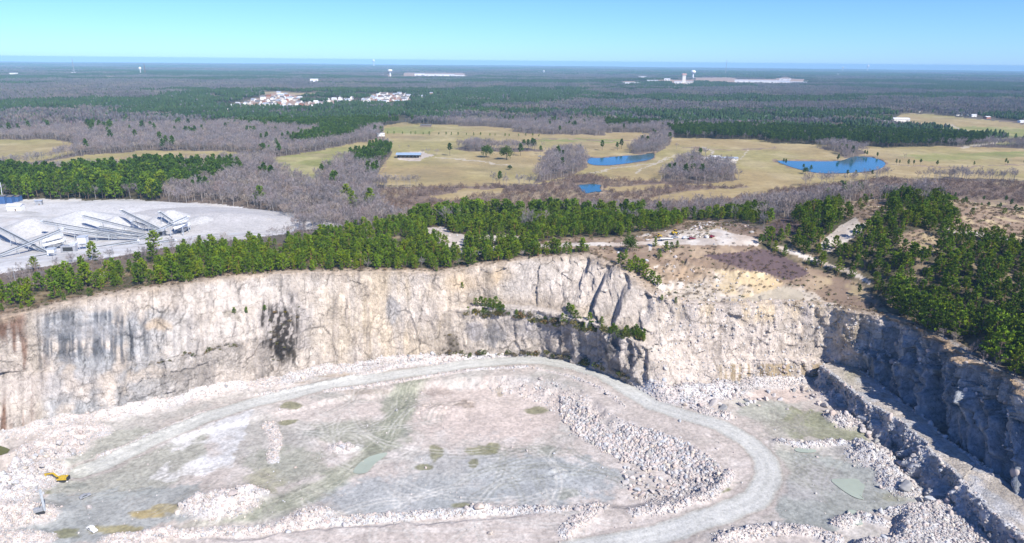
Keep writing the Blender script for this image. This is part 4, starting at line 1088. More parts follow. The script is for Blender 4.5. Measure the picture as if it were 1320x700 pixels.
for px_, py_, h, lab in [(627, 203, 17, "big round dark evergreen tree beside the tan field, left of a twin"), (653, 206, 18, "tall dark evergreen tree at the tan field corner, right of its rounder twin"), (657, 219, 6, "small rounded bush-like green tree below the two big evergreens"), (812, 325, 10.5, "round dense dark green tree on the rim above the slanting grey slabs")]:
    p = ground_at(px_, py_); plant_tree("evergreen_tree", p, h, 14.0, OV[random.randrange(2)], lab, "tree", None)
FT = [(580, 201, 17, 't', "single tall pine in the hedge line right of the barn"), (671, 201, 17, 't', "thin tall pine just right of the two big evergreens"), (697, 199, 12, 't', "lone pine on the field above the dark car-like hut"), (776, 194, 15, 't', "pine behind the small pond, darkest of three by its far bank"), (796, 194, 12, 't', "broad pine behind the small pond, middle of three"), (801, 192, 15, 't', "slim pine behind the small pond, next to the grey clump"), (748, 195, 10, 't', "pine rising from the grey clump left of the small pond"), (725, 196, 9, 't', "small dark pine in the clump left of the small pond"), (872, 192, 11, 'b', "single wide bare tree standing free on the tan field"), (902, 203, 13, 't', "pine standing above the farmyard sheds"), (893, 206, 11, 't', "shorter pine at the edge of the farmyard clump"), (1038, 224, 8, 'o', "round green tree on the near bank of the large pond"), (1092, 228, 8, 't', "first of the green trees at the right end of the large pond"), (1103, 227, 7, 't', "second green tree at the right end of the large pond"), (1124, 228, 8, 't', "green tree by the outlet of the large pond"), (1085, 238, 5, 'o', "small round green bush-like tree on the tan field below the large pond"), (1166, 204, 8, 'b', "bare tree with fallen wood on the open field right of the large pond"), (545, 199, 9, 'b', "bare tree in the hedge behind the barn, left one"), (552, 199, 10, 'b', "bare tree in the hedge behind the barn, middle one"), (563, 200, 11, 'b', "bare tree in the hedge behind the barn, right one"), (515, 191, 6, 'b', "small bare tree on the field above the barn, left of two"), (527, 192, 7, 'b', "small bare tree on the field above the barn, right of two"), (500, 202, 12, 'b', "bare tree at the tip of the wooded spur beside the barn")]
for px_, py_, h, k, lab in FT:
    p = ground_at(px_, py_)
    if k == 't': plant_tree("pine_tree", p, h, 15.0, TPSET[random.randrange(4)], lab, "pine", None, wide=1.15)
    elif k == 'o': plant_tree("evergreen_tree", p, h, 14.0, OV[random.randrange(2)], lab, "tree", None)
    else: plant_tree("bare_tree", p, h, 13.0, BSET[random.randrange(5)], lab, "bare tree", None, wide=1.3)
for i in range(22):                                        # young trees in a row on the far field
    q = 500 + i * 9.3 + random.uniform(-2.5, 2.5)
    p = ground_at(q, 172.8 + (q - 500) * .018 + random.uniform(-.3, .3))
    plant_tree("field_tree", p, random.uniform(4, 6.5), 9.0, PSET[random.randrange(6)], "small dark tree in the spaced row across the far tan field", "tree", "row of small trees on the far field")

# far woods: blocks of forest canopy, each block many crowns
def canopy_patch(seed, kind, S=80.0, n=75):
    r = random.Random(seed); A = Acc()
    for i in range(n):
        x0, y0 = r.uniform(-S / 2, S / 2), r.uniform(-S / 2, S / 2)
        pineT = kind == 'p' if r.random() > .04 else kind != 'p'
        g = r.uniform(.7, 1.2)
        if pineT:
            h = r.uniform(11, 17); R_ = r.uniform(2.2, 3.6); col = (.050 * g, .092 * g, .024 * g)
            m = 6; zb = h * .35
            ring = [[np.array([x0 + math.cos(6.28 * (k + r.random() * .6) / m) * R_ * r.uniform(.7, 1.2) * q, y0 + math.sin(6.28 * (k + r.random() * .6) / m) * R_ * r.uniform(.7, 1.2) * q, zz + r.uniform(-1, 1)]) for k in range(m)] for zz, q in ((zb, .7), (h * .62, 1.0), (h * .85, .6))]
            tp = np.array([x0, y0, h])
            for a_, b_ in ((0, 1), (1, 2)):
                for k in range(m):
                    k2 = (k + 1) % m; cc = tuple(c * r.uniform(.8, 1.2) for c in col)
                    A.tri(ring[a_][k], ring[a_][k2], ring[b_][k2], cc); A.tri(ring[a_][k], ring[b_][k2], ring[b_][k], cc)
            for k in range(m): A.tri(ring[2][k], ring[2][(k + 1) % m], tp, col)
        else:
            h = r.uniform(9, 15); col = (.21 * g, .195 * g, .195 * g)
            stick(A, (x0, y0, -1), (x0, y0, h * .6), .22, .12, col, 3)
            for k in range(20):
                a = r.uniform(0, 6.28); rr0 = r.uniform(.3, 1.4); r1 = r.uniform(1.5, 3.8); cc = tuple(c * r.uniform(.8, 1.2) for c in col)
                p = np.array([x0 + math.cos(a) * rr0, y0 + math.sin(a) * rr0, h * r.uniform(.3, .6)]); q = np.array([x0 + math.cos(a) * r1, y0 + math.sin(a) * r1, h * r.uniform(.75, 1.05)])
                sdv = np.array([-math.sin(a), math.cos(a), 0]) * r.uniform(.35, .6)
                A.tri(p, q + sdv, q - sdv, cc)
    return A
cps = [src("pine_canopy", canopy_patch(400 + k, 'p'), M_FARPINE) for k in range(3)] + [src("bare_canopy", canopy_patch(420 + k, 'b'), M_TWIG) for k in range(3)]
fp, fr, fs, fi = [], [], [], []
for d0, d1, st, sc in ((1480, 7000, 72, 1.0), (6950, 28000, 190, 2.7)):
    x, y = jitter_grid(d0, d1, st, .70)
    z = Hp(x, y); cv, px, py = cover(x, y, z, jit=1.0)
    n1 = fbm(x / 800 + 3, y / 420, 4, 131); n2 = fbm(x / 3200, y / 1500, 3, 132)
    isp = np.where(cv == 1, RNG.random(len(x)) < .97, np.where(cv == 2, n1 > .45, n1 + .6 * n2 > .06))
    ok = np.isin(cv, (1, 2, 14)) | ((cv == 3) & (clearing(x, y) < 0))
    # nothing between the viewer and the far cleared places
    x, y, z, isp = x[ok], y[ok], z[ok], isp[ok]
    n = len(x)
    fp.append(np.stack([x, y, z - .3], -1)); r_ = np.zeros((n, 3)); r_[:, 2] = RNG.integers(0, 4, n) * math.pi / 2 + RNG.uniform(-.2, .2, n); fr.append(r_)
    fs.append(np.stack([np.full(n, sc), np.full(n, sc), RNG.uniform(.85, 1.15, n) * (1 if sc == 1 else 1.1)], -1)); fi.append(np.where(isp, RNG.integers(0, 3, n), RNG.integers(3, 6, n)))
print("patches", sum(len(a) for a in fp))
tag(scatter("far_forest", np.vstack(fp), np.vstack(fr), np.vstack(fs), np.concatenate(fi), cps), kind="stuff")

# ------------------------------------------------------------------ brush on ledges, slopes and rim
SV = [bush_mesh(500 + k, .9, 1.2, [(.20, .145, .095), (.26, .20, .13), (.15, .12, .08), (.085, .11, .03)][k], n=26, tl=.55, tw=.07) for k in range(4)]
ssrc = [src("scrub_shape", A, M_SCRUB) for A in SV]
x, y = jitter_grid(225, 640, 2.3)
dr = dr_rim(x, y); ok = dr > .5; x, y, dr = x[ok], y[ok], dr[ok]
z = Hp(x, y) + np.where(dr < 9, .4, 0); cv, px, py = cover(x, y, z); u = RNG.random(len(x)); nz = fbm(x / 14, y / 14, 3, 141)
k = ((cv == 10) & (u < .35 + .4 * nz)) | ((cv == 13) & (u < .6)) | ((cv == 1) & (u < np.where(px < 235, .6, .13))) | ((dr < 8) & (u < .5) & (px < 860)) | ((cv == 2) & (u < .1)) | ((cv == 9) & (u < .03)) | ((cv == 15) & (u < .3))
k &= (z > -14)
n = k.sum(); s = RNG.uniform(.5, 1.3, n)
ii = np.where(cv[k] == 13, 0, RNG.integers(0, 4, n))
tag(scatter("dry_scrub", np.stack([x, y, z], -1)[k], rots(n, .1), np.stack([s, s, s * RNG.uniform(.6, 1.1, n)], -1), ii, ssrc), kind="stuff")
print("scrub", n)
# young pines and shrubs rooted on the ledges of the faces
BUSH = [bush_mesh(520 + k, 1.1, 1.5, [(.075, .10, .03), (.12, .12, .05), (.16, .13, .09)][k], n=50, tl=.5, tw=.13).build("shrub_shape", M_OAK, link=False).data for k in range(3)]
WPX, WPY = px_of(WALLP)
WF = np.gradient(WALLP[..., 2], axis=1)
def wall_point(px_, py_, r=5):
    d = (WPX - px_) ** 2 + (WPY - py_) ** 2 + (WALLP[..., 1] < 150) * 1e9
    i = np.argmin(d); return WALLP.reshape(-1, 3)[i]
def shrub(px_, py_, s, k, lab, grp):
    p = wall_point(px_, py_)
    o = bpy.data.objects.new("shrub", BUSH[k]); COL.objects.link(o); o.location = p; o.scale = (s, s, s * random.uniform(.8, 1.3)); o.rotation_euler = (0, 0, random.uniform(0, 6.28)); tag(o, lab, "shrub", grp)
for i in range(120):
    t = random.random() ** .85; a = 598 + t * 232; b = 397 + 41 * t + random.uniform(-4, 3) + (6 if t < .15 else 0)
    if random.random() < .5: shrub(a, b, random.uniform(1.2, 2.6), random.randrange(3), "low shrub on the sloping ledge halfway up the grey face", "shrubs on the sloping ledge")
    else: plant_tree("pine_sapling", wall_point(a, b), random.uniform(3, 6.2), 9.0, PSET[random.randrange(6)], "young pine rooted on the sloping ledge halfway up the grey face", "pine sapling", "pine saplings on the sloping ledge", wide=1.1)
for a, b, h in [(620, 396, 6.5), (626, 397, 6), (632, 397, 6.5), (639, 397, 7), (645, 398, 5), (613, 395, 5), (737, 408, 7), (742, 412, 6), (733, 402, 6), (760, 414, 5), (775, 419, 5), (790, 428, 5), (808, 432, 6), (820, 434, 7), (824, 437, 6)]:
    plant_tree("pine_sapling", wall_point(a, b), h, 9.0, PSET[random.randrange(6)], "young pine rooted on the sloping ledge halfway up the grey face", "pine sapling", "pine saplings on the sloping ledge", wide=1.25)
for i in range(26):
    a = random.uniform(190, 320); b = 470 - (a - 190) * .22 + random.uniform(-3, 3)
    shrub(a, b, random.uniform(.5, 1.2), random.choice((0, 1, 2, 2)), "small shrub on the thin ledge across the left rock face", "shrubs on the thin left ledge")
for i in range(60):
    a = random.uniform(560, 815); b = np.interp(a, [560, 620, 700, 760, 815], [461, 458, 457, 470, 490]) + random.uniform(-3, 2)
    shrub(a, b, random.uniform(1.0, 2.2), random.choice((0, 1, 2)), "shrub at the foot of the grey face beside the haul road", "shrubs along the foot of the face")
for i in range(16):
    shrub(random.uniform(345, 385), random.uniform(395, 470), random.uniform(.5, 1.1), random.choice((1, 2)), "shrub clinging to the black seep on the pale rock face", "shrubs on the black seep")
for i in range(14):
    shrub(random.uniform(572, 592), random.uniform(430, 462), random.uniform(.5, 1.1), random.choice((1, 2)), "shrub in the dark streak right of the cream face", "shrubs in the dark streak")
for a, b in [(342, 402), (302, 405), (318, 404), (853, 389), (870, 392), (596, 372)]:
    plant_tree("pine_sapling", wall_point(a, b), 4, 9.0, PSET[random.randrange(6)], "small pine growing alone out of the pale upper rock face", "pine sapling", "single pine saplings on the upper face", wide=1.1)
# cluster of pines on the rim corner
for a, b, h in [(800, 342, 8), (812, 352, 8), (822, 352, 9), (832, 360, 9), (840, 366, 8), (848, 370, 7), (828, 350, 8), (818, 344, 7), (806, 334, 6), (850, 333, 6), (858, 325, 7), (866, 322, 5), (844, 318, 6), (873, 320, 5)]:
    p = ground_at(a, b)
    plant_tree("pine_tree", p, h, 9.0, PSET[random.randrange(6)], "yellow-green pine in the clump on the rim corner above the slanting slabs", "pine", "pines on the rim corner", wide=1.25)

# ------------------------------------------------------------------ broken rock
cols = [(.50, .45, .415), (.46, .425, .40), (.49, .495, .50), (.45, .395, .365), (.54, .51, .485), (.34, .335, .33)]
rsrc = []
for k in range(6):
    v, f, c = rock_data(600 + k, 1, cols[k]); rsrc.append(mesh_obj("rubble_shape", v, f, M_STONE, c, link=False))
w = RUB * inside * ~ROADM * (GY > 195)
w = w + .004 * inside * ~ROADM * (GY > 195)
m5 = inpoly(GX, GY, RUBFIELD)
w = w * np.where(m5, 1.2, 1) * np.where(inpoly(fpx, fpy, BLAST), 2.2, 1)
pw = (w / w.sum()).ravel()
nr = 120000
pk = RNG.choice(len(pw), nr, p=pw)
x = GX.ravel()[pk] + RNG.uniform(-.4, .4, nr); y = GY.ravel()[pk] + RNG.uniform(-.4, .4, nr); z = floor_z(x, y)
wd_ = idw(x, y, WDP); din = dist_line(x, y, CREST, True) * np.where(inpoly(x, y, CREST), 1, -1)
blast = (wd_ > 16) & (din > 0) & (din < wd_ * 1.1)
pxr_, pyr_ = px_of(np.stack([x, y, z], -1)); blast = blast & inpoly(pxr_, pyr_, BLAST)
s = RNG.lognormal(-1.5, .55, nr); s = np.where(blast, s * 2.0, s); s = np.clip(s, .14, 1.5); s = np.where((pxr_ < 330) & (pyr_ < 580), s * .75, s)
sc = np.stack([s * RNG.uniform(.8, 1.3, nr), s * RNG.uniform(.8, 1.3, nr), s * RNG.uniform(.7, 1.1, nr)], -1)
P0 = np.stack([x, y, z + s * .15], -1)
# loose blocks along the ridge and the ledges of the right wall
RP = RIDGEP.reshape(-1, 3); q = RNG.integers(0, len(RP), 3500); e = RP[q]; Tq = (q % RIDGEP.shape[1])
ok = (e[:, 1] > 190) & ~((Tq > 30) & (Tq < 48)); e = e[ok]; s2 = RNG.lognormal(-.7, .45, len(e))
rp_, wp_ = [P0, e + [0, 0, .1]], None
sel = (WPX > 1110) & (WPY > 420) & (WALLP[..., 1] > 180); WPs = WALLP[sel]; q = RNG.integers(0, len(WPs), 300); e2 = WPs[q]; s3 = RNG.lognormal(-.5, .5, len(e2))
sel = (WPX > 840) & (WPX < 1110) & (WPY > 360) & (WALLP[..., 1] > 300) ; WPs = WALLP[sel]; q = RNG.integers(0, len(WPs), 1500); e3 = WPs[q]; s4 = RNG.lognormal(-.9, .45, len(e3))
gxr, gyr = jitter_grid(330, 600, 2.6); cvr, pxr, pyr = cover(gxr, gyr); okr = (((cvr == 9) & (RNG.random(len(gxr)) < .16)) | ((cvr == 15) & (RNG.random(len(gxr)) < .55)) | ((cvr == 10) & (RNG.random(len(gxr)) < .05))) & (dr_rim(gxr, gyr) > 1); e4 = np.stack([gxr, gyr, Hp(gxr, gyr)], -1)[okr]; s5 = RNG.lognormal(-.8, .5, len(e4))
allp = np.vstack([P0, e, e2, e3, e4]); alls = np.concatenate([s, s2, s3, s4, s5])
sc = np.stack([alls * RNG.uniform(.8, 1.3, len(alls)), alls * RNG.uniform(.8, 1.3, len(alls)), alls * RNG.uniform(.7, 1.1, len(alls))], -1)
tag(scatter("rock_rubble", allp, RNG.uniform(0, 6.28, (len(alls), 3)), sc, RNG.integers(0, 6, len(alls)), rsrc), kind="stuff")
BD = []
for k in range(8):
    v, f, c = rock_data(640 + k, 2, cols[k % 6]); BD.append(mesh_obj("boulder_shape", v, f, M_STONE, c, link=False).data)
def boulder(p, s, lab, grp=None):
    o = bpy.data.objects.new("boulder", BD[random.randrange(8)]); COL.objects.link(o); o.location = (p[0], p[1], p[2] + s * .25)
    o.scale = (s * random.uniform(.85, 1.25), s * random.uniform(.85, 1.2), s * random.uniform(.75, 1.05)); o.rotation_euler = [random.uniform(-.5, .5), random.uniform(-.5, .5), random.uniform(0, 6.28)]
    tag(o, lab, "boulder", grp)
for a, b, s, lab in [(919, 521, 3.2, "big pale rounded boulder at the end of the talus beside the haul road"), (933, 527, 2.8, "pale boulder standing free on the road edge next to a bigger one"), (618, 655, 2.8, "white boulder sitting on the long rubble berm"), (632, 688, 1.6, "white rock alone on the front road below the berm"), (115, 655, 1.5, "white round rock with dark shade alone on the grey pit floor near the excavator"), (1168, 628, 3.0, "large rounded pale boulder at the foot of the ridge near the pond"), (1157, 566, 4.0, "large white block fallen against the left side of the ridge"), (1147, 574, 3.4, "white block below the largest one on the left side of the ridge"), (1163, 603, 3.5, "grey flat slab leaning below the ridge"), (1008, 568, 1.8, "rock at the tip of the berm by the basin"), (442, 577, 2.2, "white split boulder in the middle of the pit floor"), (450, 580, 1.8, "smaller white boulder touching the split one in the middle of the pit floor"), (300, 636, 1.9, "dark-sided block at the top of the pale outcrop"), (312, 645, 1.7, "block at the right end of the pale outcrop"), (283, 636, 1.5, "block on the top left of the pale outcrop"), (697, 489, 1.6, "dark-shaded rock on the crest beside the haul road")]:
    boulder(floor_at(a, b), s, lab)
nb = 0
while nb < 185:                                       # the coarse blocks of the blast pile
    a, b = random.uniform(735, 935), random.uniform(500, 650)
    if not inpoly(np.array([a]), np.array([b]), [(800, 590), (815, 562), (840, 552), (880, 570), (912, 588), (930, 606), (922, 630), (880, 642), (822, 645), (796, 620)])[0]: continue
    boulder(floor_at(a, b), random.uniform(.8, 1.7), "pinkish angular block in the blasted heap inside the road bend", "blocks of the blasted heap"); nb += 1
for i in range(34):
    t = random.random(); p = RL[:, :][min(6, int(t * 7))] * (1 - (t * 7) % 1) + RL[min(7, int(t * 7) + 1)] * ((t * 7) % 1)
    q = np.array([p[0] - random.uniform(3, 14), p[1] - random.uniform(-2, 4), 0]); q[2] = floor_z(q[0], q[1])
    boulder(q, random.uniform(1.0, 2.6), "grey block in the broken rock along the foot of the ridge", "blocks along the ridge foot")
for i in range(26):
    a = random.uniform(0, 110); b = 640 - a * .75 + random.uniform(-20, 20); boulder(floor_at(a, b), random.uniform(.9, 1.8), "white block in the rubble bank left of the excavator", "blocks of the left rubble bank")
for i in range(40):
    a = random.uniform(850, 1060); b = 512 + random.uniform(-10, 12); boulder(floor_at(a, b), random.uniform(.8, 1.9), "pale block in the talus under the white right-hand face", "blocks of the talus under the white face")
# ------------------------------------------------------------------ water
def water_mat(name, col, rough=.08, ior=1.33, spec=.5):
    m, nt, b = new_mat(name)
    tc = N(nt, "ShaderNodeTexCoord")
    f = noise(nt, mapping(nt, tc.outputs["Object"], (.05, .05, .05)), 1.0, 3)
    nt.links.new(mixc(nt, 'MULTIPLY', 1.0, (*col, 1), ramp(nt, f, [(.3, .8), (.7, 1.1)])), b.inputs["Base Color"])
    b.inputs["Roughness"].default_value = rough; b.inputs["IOR"].default_value = ior; b.inputs["Specular IOR Level"].default_value = spec
    bp = N(nt, "ShaderNodeBump"); bp.inputs["Strength"].default_value = .12; bp.inputs["Distance"].default_value = .25
    nt.links.new(noise(nt, mapping(nt, tc.outputs["Object"], (.35, .9, .5)), 1.0, 3), bp.inputs["Height"]); nt.links.new(bp.outputs[0], b.inputs["Normal"])
    return m
M_POND = water_mat("blue_pond_water", (.010, .095, .13))
M_SILT = water_mat("milky_pond_water", (.36, .40, .33), .3, spec=.25)
M_ALGA = water_mat("green_pond_water", (.085, .095, .025), .15)
M_SETTLE = water_mat("pale_settling_water", (.42, .60, .68), .15)
def pond(name, pts, z, mat, lab, world=False):
    w = np.array(pts if world else [tuple(at(a, b, z)[:2]) for a, b in pts])
    # round the outline
    for _ in range(2): w = np.stack([w * .75 + np.roll(w, -1, 0) * .25, w * .25 + np.roll(w, -1, 0) * .75], 1).reshape(-1, 2)
    c = w.mean(0); v = np.vstack([np.column_stack([w, np.full(len(w), z)]), [[*c, z]]]); n = len(w)
    o = mesh_obj(name, v, [(i, (i + 1) % n, n) for i in range(n)], mat)
    return tag(o, lab, "pond", None, "structure")
pond("pond_water", [(755, 203), (775, 204), (800, 201), (825, 200), (844, 197), (843, 205), (820, 209), (790, 213), (765, 213), (757, 210)], -7.75, M_POND, None)
pond("pond_water", [(998, 207), (1018, 207.5), (1040, 208), (1085, 208), (1097, 202), (1112, 201.5), (1126, 203), (1144, 210), (1136, 218), (1115, 222), (1065, 224), (1040, 221), (1016, 214)], -7.75, M_POND, None)
pond("pond_water", [(742, 239), (760, 237), (776, 238), (772, 242), (777, 247), (765, 247), (755, 250), (748, 246), (750, 243)], -7.75, M_POND, None)
pond("pond_water", [(322, 305), (345, 303), (352, 307), (338, 312), (322, 313), (310, 311)], -7.6, M_SETTLE, None)
def low_pond(pts, mat, lift=.12):
    zz = [float(floor_at(a, b)[2]) for a, b in pts]
    pond("puddle_water", pts, float(np.median(zz)) + lift, mat, None)
low_pond([(453, 608), (470, 590), (498, 582), (500, 586), (482, 598), (474, 610), (460, 611)], M_SILT, .2)
low_pond([(1068, 617), (1085, 617), (1112, 617), (1116, 625), (1110, 640), (1116, 645), (1100, 641), (1082, 629)], M_SILT, .25)
low_pond([(1091, 658), (1100, 656), (1118, 667), (1110, 671), (1114, 677), (1099, 676), (1096, 668)], M_SILT, .25)
low_pond([(1022, 578), (1040, 577), (1054, 580), (1050, 584), (1028, 583)], M_SILT, .2)
pond("pond_water", [tuple(p) for p in LEFTPOND], -61.5, M_ALGA, None, True)

# ------------------------------------------------------------------ solid shapes
class Sol:
    def __init__(s): s.v = []; s.f = []
    def add(s, v, f):
        n = len(s.v); s.v += [tuple(map(float, p)) for p in v]; s.f += [tuple(i + n for i in q) for q in f]
    def box(s, c, size, rz=0.0, taper=1.0, ry=0.0):
        cx, cy_, cz = c; sx, sy, sz = [q / 2 for q in size]
        v = []
        for z in (-sz, sz):
            k = taper if z > 0 else 1
            for a, b in ((-1, -1), (1, -1), (1, 1), (-1, 1)):
                p = Vector((a * sx * k, b * sy * k, z))
                if ry: p = Matrix.Rotation(ry, 3, 'Y') @ p
                if rz: p = Matrix.Rotation(rz, 3, 'Z') @ p
                v.append((p.x + cx, p.y + cy_, p.z + cz))
        s.add(v, [(3, 2, 1, 0), (4, 5, 6, 7), (0, 1, 5, 4), (1, 2, 6, 5), (2, 3, 7, 6), (3, 0, 4, 7)])
    def bar(s, a, b, r0, r1=None, n=6):
        r1 = r0 if r1 is None else r1
        a, b = Vector(a), Vector(b); d = (b - a).normalized()
        u = d.cross(Vector((0, 0, 1)) if abs(d.z) < .95 else Vector((1, 0, 0))).normalized(); w = d.cross(u)
        v = []
        for i in range(n):
            t = 2 * math.pi * (i + .5) / n; o = u * math.cos(t) + w * math.sin(t); v += [a + o * r0, b + o * r1]
        f = [(2 * i, 2 * ((i + 1) % n), 2 * ((i + 1) % n) + 1, 2 * i + 1) for i in range(n)]
        f += [tuple(2 * i for i in range(n))[::-1], tuple(2 * i + 1 for i in range(n))]
        s.add(v, f)
    def beam(s, a, b, wdt, hgt, off=0.0):
        """rectangular bar whose width stays level"""
        a, b = Vector(a), Vector(b); d = (b - a).normalized(); side = d.cross(Vector((0, 0, 1))).normalized(); up = side.cross(d)
        v = []
        for p in (a, b):
            for i, j in ((-1, -1), (1, -1), (1, 1), (-1, 1)): v.append(p + side * (i * wdt / 2) + up * (j * hgt / 2 + off))
        s.add(v, [(3, 2, 1, 0), (4, 5, 6, 7), (0, 1, 5, 4), (1, 2, 6, 5), (2, 3, 7, 6), (3, 0, 4, 7)])
    def prism(s, prof, y0, y1):
        """outline in x,z pushed from y0 to y1"""
        n = len(prof); v = [(p[0], y0, p[1]) for p in prof] + [(p[0], y1, p[1]) for p in prof]
        s.add(v, [(i, (i + 1) % n, n + (i + 1) % n, n + i) for i in range(n)] + [tuple(range(n))[::-1], tuple(range(n, 2 * n))])
    def lathe(s, prof, c=(0, 0, 0), n=20):
        v = []
        for r, z in prof:
            for i in range(n): v.append((c[0] + r * math.cos(2 * math.pi * i / n), c[1] + r * math.sin(2 * math.pi * i / n), c[2] + z))
        f = [(k * n + i, k * n + (i + 1) % n, (k + 1) * n + (i + 1) % n, (k + 1) * n + i) for k in range(len(prof) - 1) for i in range(n)]
        f += [tuple(range(n))[::-1], tuple((len(prof) - 1) * n + i for i in range(n))]
        s.add(v, f)
    def obj(s, name, mat, parent=None, bevel=0.0, smooth=False, label=None):
        me = bpy.data.meshes.new(name); me.from_pydata(s.v, [], s.f); me.update()
        if mat: me.materials.append(mat)
        if smooth: me.polygons.foreach_set("use_smooth", np.ones(len(me.polygons), bool))
        o = bpy.data.objects.new(name, me); COL.objects.link(o)
        if parent is not None: o.parent = parent
        if bevel:
            b = o.modifiers.new("soft_edges", 'BEVEL'); b.width = bevel; b.segments = 2; b.limit_method = 'ANGLE'
        if label: o["label"] = label
        return o
def empty(name, loc, rz, lab, cat, grp=None):
    o = bpy.data.objects.new(name, None); COL.objects.link(o); o.location = tuple(map(float, loc)); o.rotation_euler = (0, 0, rz); o.empty_display_size = 1
    return tag(o, lab, cat, grp)
def solo(fn):
    s = Sol(); fn(s); return s
STEEL = simple_mat("galvanised_steel", (.46, .50, .54), .6, 0); LSTEEL = simple_mat("pale_painted_steel", (.72, .74, .76), .5); BELT = simple_mat('dusty_conveyor_belt', (.09, .095, .10), .9)
DARK = simple_mat("dark_rubber", (.035, .037, .04), .8); BLUEST = simple_mat("blue_steel", (.05, .12, .28), .5)
YEL = simple_mat("yellow_machine_paint", (.62, .42, .035), .6, 0, .45, 1.6); WHITE = simple_mat("white_paint", (.80, .80, .79), .45, 0, .12); REDP = simple_mat("dark_red_paint", (.20, .02, .03), .35); GLASS = simple_mat("dark_window_glass", (.02, .03, .04), .08); GREYP = simple_mat("grey_paint", (.33, .34, .36), .5); RUST = simple_mat("rusty_iron", (.22, .09, .04), .8)
ROOFW = simple_mat("pale_roof_sheet", (.68, .69, .71), .5); ROOFG = simple_mat("grey_roof_sheet", (.36, .40, .46), .45); ROOFD = simple_mat("dark_shingle_roof", (.16, .15, .15), .8); ROOFB = simple_mat("blue_grey_roof_sheet", (.30, .40, .52), .4); WALLC = simple_mat("cream_siding", (.70, .66, .58), .8); BRICK = simple_mat("red_brick", (.36, .15, .10), .9); WOOD = simple_mat("weathered_boards", (.22, .17, .13), .9); GREENP = simple_mat("pale_green_siding", (.50, .68, .60), .7); SILO = simple_mat("silver_steel", (.6, .62, .65), .35, .4)

# ------------------------------------------------------------------ crushing plant on the left yard
def gy_(px_, py_): return ground_at(px_, py_)
def yp(px_, py_, h):
    """a point h metres over the yard that is seen at px_,py_"""
    return Vector(at(px_, py_, YZ + h))
YZ = -8.0
def conveyor(a, ha, b, hb, lab, legs=(.35, .75), wdt=1.8, grp="stacking conveyors of the stone plant"):
    A, B = yp(a[0], a[1], ha), yp(b[0], b[1], hb)
    root = empty("conveyor", (A.x, A.y, YZ), 0, lab, "conveyor", grp)
    o = Vector((A.x, A.y, YZ)); A, B = A - o, B - o
    d = (B - A); L = d.length; d = d / L; side = d.cross(Vector((0, 0, 1))).normalized(); up = side.cross(d)
    t = Sol(); H = 1.5
    for sg in (-1, 1):
        for hh in (0, -H): t.beam(A + side * sg * wdt / 2 + up * hh, B + side * sg * wdt / 2 + up * hh, .22, .22)
        n = max(3, int(L / 2.6))
        for i in range(n):
            p, q = A + d * L * i / n + side * sg * wdt / 2, A + d * L * (i + 1) / n + side * sg * wdt / 2
            t.bar(p, q - up * H, .09, n=4); t.bar(q, q - up * H, .08, n=4)
        t.bar(A + side * sg * (wdt / 2 + .5) + up * 1.0, B + side * sg * (wdt / 2 + .5) + up * 1.0, .06, n=4)
    t.beam(A + side * (wdt / 2 + .45) - up * .1, B + side * (wdt / 2 + .45) - up * .1, .8, .1)
    t.obj("truss", STEEL, root)
    s = Sol(); s.beam(A + up * .25, B + up * .25, wdt * .75, .16); s.obj("belt", BELT, root)
    s = Sol(); s.bar(B - side * wdt * .5 + up * .1, B + side * wdt * .5 + up * .1, .5, n=10); s.beam(B - d * .3 + up * .5, B + d * .9 - up * .3, wdt * .9, .8); s.obj("head_pulley", LSTEEL, root)
    for f in legs:
        p = A + d * L * f - up * H
        if p.z < 1.2: continue
        g = Sol()
        for sg in (-1, 1):
            q = Vector((p.x + side.x * sg * (1 + p.z * .16), p.y + side.y * sg * (1 + p.z * .16), -.3))
            g.bar(p + side * sg * wdt / 2, q, .17, n=4)
        for k in (.35, .7):
            w_ = 1 + p.z * .16 * (1 - k); g.bar(p * 1 + side * w_ - Vector((0, 0, p.z * (1 - k))), p - side * w_ - Vector((0, 0, p.z * (1 - k))), .1, n=4)
        g.obj("leg", STEEL, root)
    return root
conveyor((62, 326), 2, (-14, 287), 13, "steep conveyor rising out of the photo's left edge from the white screen tower", (.3, .6))
conveyor((-20, 336), 2, (78, 296), 12, "conveyor climbing from the far left to the top of the slanted white screen tower", (.4, .7, .92))
conveyor((178, 306), 3, (54, 285), 14, "longest stacking conveyor reaching left over the pale pile, highest tip", (.3, .6, .85))
conveyor((152, 305), 3, (82, 295), 10, "short arched conveyor ending at the slanted white screen tower", (.4, .8))
conveyor((187, 298), 3, (107, 278), 13, "stacking conveyor second from the top left, tip over the large ridge pile", (.35, .7))
conveyor((186, 302), 2, (127, 292), 8, "low short conveyor just under the second stacking conveyor", (.3, .8))
conveyor((214, 299), 3, (156, 271), 14, "stacking conveyor whose tip reaches farthest back above the middle pile", (.35, .7))
conveyor((200, 294), 2, (170, 285), 7, "short conveyor with a hooded head between two long stackers", (.5,))
conveyor((228, 289), 4, (205, 273), 12, "steep stacking conveyor beside the stepped white screen house", (.4, .8))
conveyor((180, 306), 2, (242, 279), 15, "conveyor rising right to the top of the stepped white screen house", (.35, .6, .85))
conveyor((-20, 342), 2, (62, 328), 5, "low conveyor along the near yard edge at far left", (.3, .6, .9))
conveyor((112, 326), 2, (226, 309), 5, "long low conveyor along the near edge of the yard under the stackers", (.15, .35, .55, .75, .95))
conveyor((116, 320), 2, (178, 310), 5, "low conveyor just behind the long one along the near yard edge", (.2, .5, .8))
